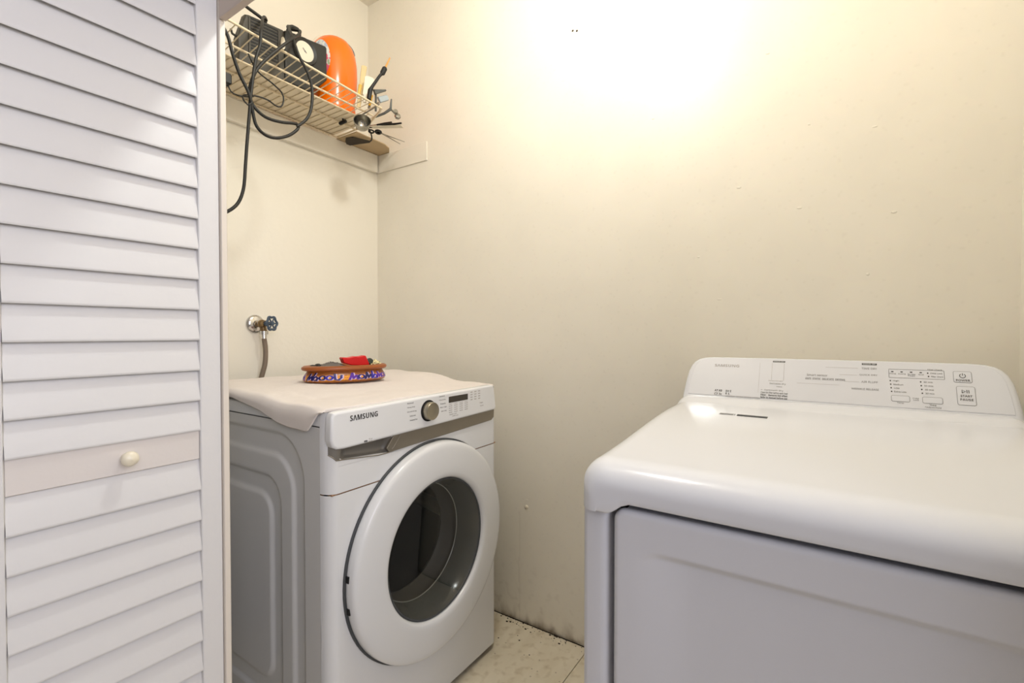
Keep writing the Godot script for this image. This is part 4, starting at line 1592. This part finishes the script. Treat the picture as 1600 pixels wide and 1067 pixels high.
func cords() -> void:
	var g := G.new()
	var r := 0.0044
	var A := [V(0.238, 2.118, 0.655), V(0.262, 2.109, 0.673), V(0.300, 2.078, 0.700), V(0.360, 2.025, 0.735), V(0.405, 1.985, 0.760), V(0.428, 1.950, 0.776), V(0.43, 1.911, 0.780), V(0.430, 1.867, 0.792), V(0.430, 1.815, 0.800), V(0.430, 1.759, 0.807), V(0.430, 1.701, 0.812), V(0.430, 1.620, 0.819), V(0.430, 1.567, 0.823), V(0.430, 1.498, 0.829), V(0.430, 1.454, 0.844), V(0.430, 1.426, 0.870), V(0.430, 1.413, 0.896), V(0.430, 1.405, 0.94)]
	var B := [V(0.43, 1.94, 0.90), V(0.430, 1.913, 0.881), V(0.430, 1.891, 0.866), V(0.430, 1.849, 0.854), V(0.430, 1.805, 0.837), V(0.434, 1.757, 0.813), V(0.430, 1.709, 0.801), V(0.430, 1.679, 0.791), V(0.430, 1.664, 0.767), V(0.430, 1.666, 0.736), V(0.430, 1.686, 0.698), V(0.430, 1.715, 0.669), V(0.430, 1.729, 0.667), V(0.430, 1.728, 0.682), V(0.430, 1.718, 0.719), V(0.430, 1.714, 0.759), V(0.430, 1.722, 0.786), V(0.426, 1.739, 0.801), V(0.424, 1.763, 0.807), V(0.424, 1.794, 0.804), V(0.424, 1.844, 0.785), V(0.424, 1.901, 0.746), V(0.422, 1.972, 0.688), V(0.392, 2.012, 0.652), V(0.360, 2.049, 0.618), V(0.325, 2.084, 0.591), V(0.295, 2.107, 0.574), V(0.275, 2.116, 0.573), V(0.256, 2.120, 0.583)]
	var C := [V(0.254, 2.124, 0.592), V(0.268, 2.119, 0.598), V(0.300, 2.089, 0.614), V(0.350, 2.049, 0.640), V(0.400, 2.002, 0.664), V(0.425, 1.968, 0.672), V(0.435, 1.931, 0.663), V(0.435, 1.902, 0.640), V(0.435, 1.867, 0.625), V(0.435, 1.827, 0.622), V(0.435, 1.782, 0.629), V(0.435, 1.749, 0.646), V(0.433, 1.722, 0.672)]
	g.tube(smooth(A), r, 10)
	g.tube(smooth(B), r, 10)
	g.tube(smooth(C), r, 10)
	tag(put("power_cord", g, M.cable), "thick black power cord looped over the wire shelf front, one end hanging down the wall", "cord")
	g = G.new()
	g.tube(smooth([V(0.405, 1.885, 0.800), V(0.41, 1.846, 0.778), V(0.410, 1.830, 0.735), V(0.410, 1.815, 0.706), V(0.410, 1.795, 0.700), V(0.410, 1.772, 0.709), V(0.410, 1.769, 0.727), V(0.410, 1.776, 0.748), V(0.410, 1.773, 0.783), V(0.416, 1.759, 0.818), V(0.436, 1.738, 0.831), V(0.446, 1.722, 0.823), V(0.447, 1.734, 0.812)]), 0.0022, 8)
	tag(put("thin_wire", g, M.cable), "thin black wire hooked round the looped power cord below the wire shelf", "wire")
	g = G.new()
	g.tube(smooth([V(0.236, 2.110, 0.655), V(0.240, 2.115, 0.672), V(0.240, 2.119, 0.690), V(0.24, 2.123, 0.714), V(0.240, 2.130, 0.740), V(0.24, 2.140, 0.766), V(0.24, 2.155, 0.82), V(0.24, 2.17, 0.90)]), 0.005, 10)
	tag(put("rubber_hose", g, M.cable), "black hose running from the top of the compressor towards the door frame", "hose")
	g = G.new()
	g.box(V(0.395, 1.792, 0.865), V(0.028, 0.030, 0.040), 0.004)
	g.tube(smooth([V(0.398, 1.778, 0.852), V(0.40, 1.762, 0.845), V(0.400, 1.759, 0.828), V(0.404, 1.765, 0.800), V(0.406, 1.772, 0.786)]), 0.002, 6)
	g.tube([V(0.395, 1.806, 0.87), V(0.392, 1.968, 0.874)], 0.002, 6)
	tag(put("plug_adapter", g, M.black_plastic), "small black plug adapter hanging under the wire shelf by the door frame", "adapter")

func jug() -> void:
	var o := V(0.146, 1.9435, 0.338)
	var t := thing("orange_jug", "round bright orange plastic jug with a printed label, on the shelf beside the compressor", "jug", o)
	var g := G.new()
	var prof: Array = []
	for p in [[0.0, 0.0], [0.070, 0.0], [0.079, 0.006], [0.084, 0.020], [0.0810, 0.042], [0.0800, 0.062], [0.0850, 0.090], [0.0890, 0.125], [0.0900, 0.165], [0.0890, 0.205], [0.0840, 0.240], [0.0740, 0.268], [0.0590, 0.288], [0.0390, 0.301], [0.018, 0.307], [0.0, 0.3085]]:
		prof.append(Vector2(p[0], p[1]))
	g.lathe(prof, o, V(0, 1, 0), 56, V(1, 0, 0), 0.97)
	put("body", g, M.orange, t)
	# oval paper label on the side that looks along the shelf
	var im := Image.create(128, 128, false, Image.FORMAT_RGB8)
	var n1 := noise(121, 0.05, 2)
	for y in 128:
		for x in 128:
			var c := Color(0.86, 0.86, 0.84)
			var k := n1.get_noise_2d(x, y)
			if y > 40 and k > 0.12:
				c = Color(0.86, 0.30, 0.42)
			elif y > 60 and k < -0.25:
				c = Color(0.62, 0.66, 0.52)
			elif y < 44 and k > 0.1:
				c = Color(0.70, 0.73, 0.80)
			if y > 84 and y < 96:
				c = Color(0.87, 0.36, 0.46)
			im.set_pixel(x, y, c)
	var lm := mat("jug_label", Color.WHITE, 0.45)
	lm.albedo_texture = ImageTexture.create_from_image(im)
	g = G.new()
	var P: Array = []
	var mid := 1.36
	for i in 15:
		var r := i / 14.0
		var row := PackedVector3Array()
		for j in 36:
			var a := TAU * j / 36
			var th := mid + 0.60 * r * cos(a)
			var h := 0.185 + 0.080 * r * sin(a)
			var rad := 0.0
			for k in prof.size() - 1:
				if h >= prof[k].y and h <= prof[k + 1].y and prof[k + 1].y > prof[k].y:
					rad = lerpf(prof[k].x, prof[k + 1].x, (h - prof[k].y) / (prof[k + 1].y - prof[k].y))
			rad += 0.0008
			row.append(o + V(cos(th) * rad, h, sin(th) * rad * 0.97))
		P.append(row)
	g.grid(P, true, false, V(0.6, 0, 0.8))
	g.uv = PackedVector2Array()
	for p in g.v:
		var q := p - o
		g.uv.append(Vector2(0.5 - (atan2(q.z, q.x) - mid) * 0.8, 0.5 - (q.y - 0.185) / 0.160))
	put("label", g, lm, t)
	g = G.new()
	g.tube(smooth([o + V(0.0, 0.306, -0.030), o + V(0.006, 0.316, -0.050), o + V(0.010, 0.304, -0.075), o + V(0.010, 0.285, -0.088), o + V(0.005, 0.262, -0.080)]), 0.0052, 8)
	put("grip", g, M.clip_grey, t)
	g = G.new()
	var band: Array = []
	for k in 33:
		var a := -0.2 + PI * 0.9 * k / 32
		band.append(o + V(-0.030 + 0.010 * sin(a), 0.175 + 0.1440 * sin(a), 0.094 * cos(a)))
	g.tube(band, 0.005, 8)
	put("strap", g, M.white_plastic, t)

# ------------------------------------------------------------------ kitchen tools at the shelf end
func blade(g: G, a: Vector3, b: Vector3, wa: float, wb: float, th: float, face: Vector3, round_end := true) -> void:
	var U := (b - a).normalized()
	var S := face.cross(U).normalized()
	var L := a.distance_to(b)
	var poly := PackedVector2Array([Vector2(0, -wa / 2), Vector2(L * 0.5, -(wa + wb) / 4)])
	if round_end:
		for k in 9:
			var t := -PI / 2 + PI * k / 8
			poly.append(Vector2(L - wb * 0.25 + wb * 0.25 * cos(t), wb / 2 * sin(t)))
	else:
		poly.append(Vector2(L, -wb / 2))
		poly.append(Vector2(L, wb / 2))
	poly.append(Vector2(L * 0.5, (wa + wb) / 4))
	poly.append(Vector2(0, wa / 2))
	g.prism(poly, a - U.cross(S) * th / 2, U, S, th, th * 0.3, 1)

func utensils() -> void:
	var grp := "kitchen tools at the corner end of the wire shelf"
	var fv := V(0.72, -0.30, 0.62)   # the way a flat tool looks towards the room
	# black stick with an orange wooden tip
	var t := thing("long_brush", "thin black stick with a pale orange wooden tip, tallest tool at the shelf end", "brush", V(0.372, 1.945, 0.353), grp)
	var g := G.new()
	g.tube([V(0.372, 1.950, 0.353), V(0.372, 1.985, 0.347), V(0.376, 2.000, 0.341), V(0.390, 2.045, 0.318), V(0.396, 2.056, 0.311)], [0.008, 0.0085, 0.0055, 0.0050, 0.0055], 10)
	g.tube([V(0.395, 2.052, 0.313), V(0.396, 2.057, 0.310), V(0.399, 2.076, 0.302), V(0.400, 2.081, 0.300)], [0.0060, 0.0095, 0.0095, 0.0055], 10)
	put("handle", g, M.black_deep, t)
	g = G.new()
	g.tube([V(0.400, 2.078, 0.301), V(0.400, 2.126, 0.278)], [0.0038, 0.0024], 8)
	put("tip", g, M.orange_wood, t)
	g = G.new()
	blade(g, V(0.300, 1.944, 0.342), V(0.300, 2.112, 0.314), 0.013, 0.020, 0.006, fv)
	tag(put("wooden_spatula", g, M.wood_pale), "pale wooden spatula standing upright between the orange jug and the white spatula", "spatula", grp)
	t = thing("white_spatula", "white plastic spatula with a broad blade standing upright at the shelf end", "spatula", V(0.34, 1.943, 0.36), grp)
	g = G.new()
	blade(g, V(0.340, 1.950, 0.346), V(0.342, 1.985, 0.342), 0.012, 0.014, 0.006, fv, false)
	put("handle", g, M.white_plastic, t)
	g = G.new()
	blade(g, V(0.342, 1.975, 0.344), V(0.346, 2.052, 0.325), 0.022, 0.036, 0.004, fv)
	put("blade", g, M.white_plastic, t)
	t = thing("hand_tool", "short tool with a yellow handle right beside the orange jug", "tool", V(0.355, 1.95, 0.39), grp)
	g = G.new()
	blade(g, V(0.352, 1.952, 0.384), V(0.356, 1.998, 0.377), 0.009, 0.012, 0.008, fv)
	put("grip", g, M.yellow, t)
	g = G.new()
	blade(g, V(0.352, 1.946, 0.385), V(0.352, 1.958, 0.383), 0.012, 0.010, 0.003, fv, false)
	put("blade", g, M.steel, t)
	t = thing("hand_tool", "short tool with a yellow handle between white spatula and black stick", "tool", V(0.345, 1.946, 0.325), grp)
	g = G.new()
	blade(g, V(0.325, 1.956, 0.312), V(0.338, 1.994, 0.312), 0.009, 0.012, 0.007, fv)
	put("grip", g, M.yellow, t)
	g = G.new()
	blade(g, V(0.322, 1.946, 0.312), V(0.327, 1.960, 0.312), 0.010, 0.008, 0.003, fv, false)
	put("blade", g, M.steel, t)
	# steel ladle whose bowl has dropped between the rods
	t = thing("steel_ladle", "shiny steel ladle, its bowl hanging at the corner end of the wire shelf", "ladle", V(0.235, 1.905, 0.275), grp)
	g = G.new()
	var lc := V(0.328, 1.884, 0.348)
	g.lathe([Vector2(0.0, -0.036), Vector2(0.012, -0.034), Vector2(0.023, -0.026), Vector2(0.029, -0.013), Vector2(0.0310, 0.0), Vector2(0.0318, 0.003), Vector2(0.0295, 0.003), Vector2(0.0275, -0.012), Vector2(0.021, -0.024), Vector2(0.010, -0.031), Vector2(0.0, -0.032)], lc, V(0.62, 0.35, 0.50).normalized(), 36)
	put("bowl", g, M.steel, t)
	g = G.new()
	g.tube(smooth([lc + V(-0.012, 0.028, -0.006), V(0.345, 1.925, 0.330), V(0.374, 1.946, 0.312), V(0.376, 1.953, 0.311), V(0.366, 1.953, 0.311), V(0.358, 1.945, 0.312)], 0.004), 0.0026, 8)
	put("handle", g, M.steel, t)
	# dark turner blade sticking down through the deck
	t = thing("dark_turner", "dark flat turner blade hanging below the corner end of the shelf", "turner", V(0.10, 1.91, 0.17), grp)
	g = G.new()
	var bl := PackedVector2Array([Vector2(-0.006, 0.004), Vector2(0.000, 0.017), Vector2(0.030, 0.021), Vector2(0.098, 0.004), Vector2(0.104, 0.0), Vector2(0.098, -0.005), Vector2(0.010, -0.014), Vector2(-0.004, -0.008)])
	var bu := V(0.090, 0.0, -0.052).normalized()
	var bv := (V(0.30, 0.70, 0.55) - bu * V(0.30, 0.70, 0.55).dot(bu)).normalized()
	g.prism(bl, V(0.062, 1.912, 0.214), bu, bv, 0.003, 0.0008)
	put("blade", g, M.steel_dark, t)
	g = G.new()
	g.tube(smooth([V(0.150, 1.914, 0.162), V(0.165, 1.918, 0.168), V(0.178, 1.935, 0.185), V(0.188, 1.950, 0.215), V(0.20, 1.953, 0.26)]), 0.003, 8)
	put("handle", g, M.black_deep, t)
	# scissors
	t = thing("scissors", "scissors with black finger loops, blades pointing at the wall", "scissors", V(0.19, 1.93, 0.12), grp)
	for k in 2:
		g = G.new()
		var cc: Vector3 = [V(0.176, 1.942, 0.180), V(0.196, 1.942, 0.160)][k]
		var ring: Array = []
		for j in 21:
			var a := TAU * j / 20
			ring.append(cc + V(0.75, 0.0, -0.40) * cos(a) * 0.012 + V(0.45, 0.12, 0.75) * sin(a) * 0.013)
		g.tube(ring, [0.0032, 0.0050][k], 8, false)
		put("finger_loop", g, M.black_deep, t)
		g = G.new()
		blade(g, [V(0.190, 1.943, 0.172), V(0.200, 1.941, 0.148)][k], [V(0.206, 1.945, 0.022), V(0.180, 1.941, 0.024)][k], 0.009, 0.003, 0.002, V(0.1, 1, 0.1), false)
		put("blade", g, M.steel, t)
	# two knives with black handles lying over the shelf end
	for k in 2:
		var e: Array = [[V(0.236, 1.947, 0.201), V(0.300, 1.949, 0.180), V(0.205, 1.946, 0.215)], [V(0.248, 1.947, 0.186), V(0.327, 1.949, 0.153), V(0.205, 1.945, 0.200)]][k]
		t = thing("table_knife", ["upper of two black-handled knives sticking out at the shelf end", "longer of two black-handled knives, the lower one, sticking out at the shelf end"][k], "knife", e[0], grp)
		g = G.new()
		g.tube([e[0], e[0].lerp(e[1], 0.5), e[1]], [0.0032, 0.0042, 0.0034], 8)
		put("handle", g, M.black_deep, t)
		g = G.new()
		blade(g, e[0], e[2], 0.008, 0.004, 0.0015, V(0.1, 1.0, 0.1))
		put("blade", g, M.steel, t)
	# grey spring clip and grey tongs against the corner
	t = thing("spring_clip", "grey and pale blue clip sticking up behind the shelf end", "clip", V(0.30, 1.944, 0.27), grp)
	g = G.new()
	blade(g, V(0.345, 2.004, 0.306), V(0.352, 2.030, 0.255), 0.018, 0.006, 0.009, fv)
	g.tube([V(0.325, 1.946, 0.282), V(0.345, 2.008, 0.298)], 0.004, 8)
	put("jaw", g, M.clip_grey, t)
	g = G.new()
	blade(g, V(0.338, 1.988, 0.278), V(0.344, 2.012, 0.238), 0.022, 0.020, 0.010, fv)
	put("grip", g, M.clip_blue, t)
	t = thing("small_tongs", "small grey tongs with a round head, nearest the wall at the shelf end", "tongs", V(0.31, 1.944, 0.2), grp)
	g = G.new()
	g.tube([V(0.345, 2.012, 0.222), V(0.345, 1.992, 0.224), V(0.345, 1.972, 0.226), V(0.320, 1.958, 0.236), V(0.285, 1.948, 0.250)], [0.0028, 0.004, 0.006, 0.005, 0.004], 8)
	put("arm", g, M.clip_grey, t)
	g = G.new()
	g.lathe([Vector2(0.0, -0.007), Vector2(0.010, -0.006), Vector2(0.0125, 0.0), Vector2(0.010, 0.006), Vector2(0.0, 0.007)], V(0.347, 1.956, 0.192), V(0.8, 0.3, 0.5).normalized(), 20)
	g.lathe([Vector2(0.0, -0.006), Vector2(0.008, -0.006), Vector2(0.010, 0.0), Vector2(0.008, 0.006), Vector2(0.0, 0.006)], V(0.347, 1.970, 0.203), V(0.8, 0.3, 0.5).normalized(), 20)
	g.tube([V(0.345, 1.972, 0.226), V(0.347, 1.962, 0.198)], 0.004, 8)
	put("head", g, M.steel, t)
	# pale server under the knives
	t = thing("cake_server", "flat pale server lying over the shelf end beneath the knives", "server", V(0.28, 1.944, 0.2), grp)
	g = G.new()
	blade(g, V(0.205, 1.9435, 0.205), V(0.318, 1.9425, 0.140), 0.026, 0.036, 0.0025, V(0.05, 1.0, 0.1), false)
	put("blade", g, M.white_plastic, t)
	g = G.new()
	blade(g, V(0.208, 1.9440, 0.203), V(0.150, 1.9440, 0.236), 0.010, 0.012, 0.005, V(0.0, 1.0, 0.1))
	put("handle", g, M.black_deep, t)
	g = G.new()
	g.box(V(0.180, 1.926, 0.322), V(0.034, 0.012, 0.012), 0.003, Basis(V(0, 1, 0), 0.35) * Basis(V(0, 0, 1), 0.25))
	g.tube([V(0.180, 1.931, 0.322), V(0.180, 1.945, 0.322)], 0.003, 6)
	tag(put("black_clip", g, M.black_deep), "small black clip caught in the deck wires left of the ladle", "clip", grp)
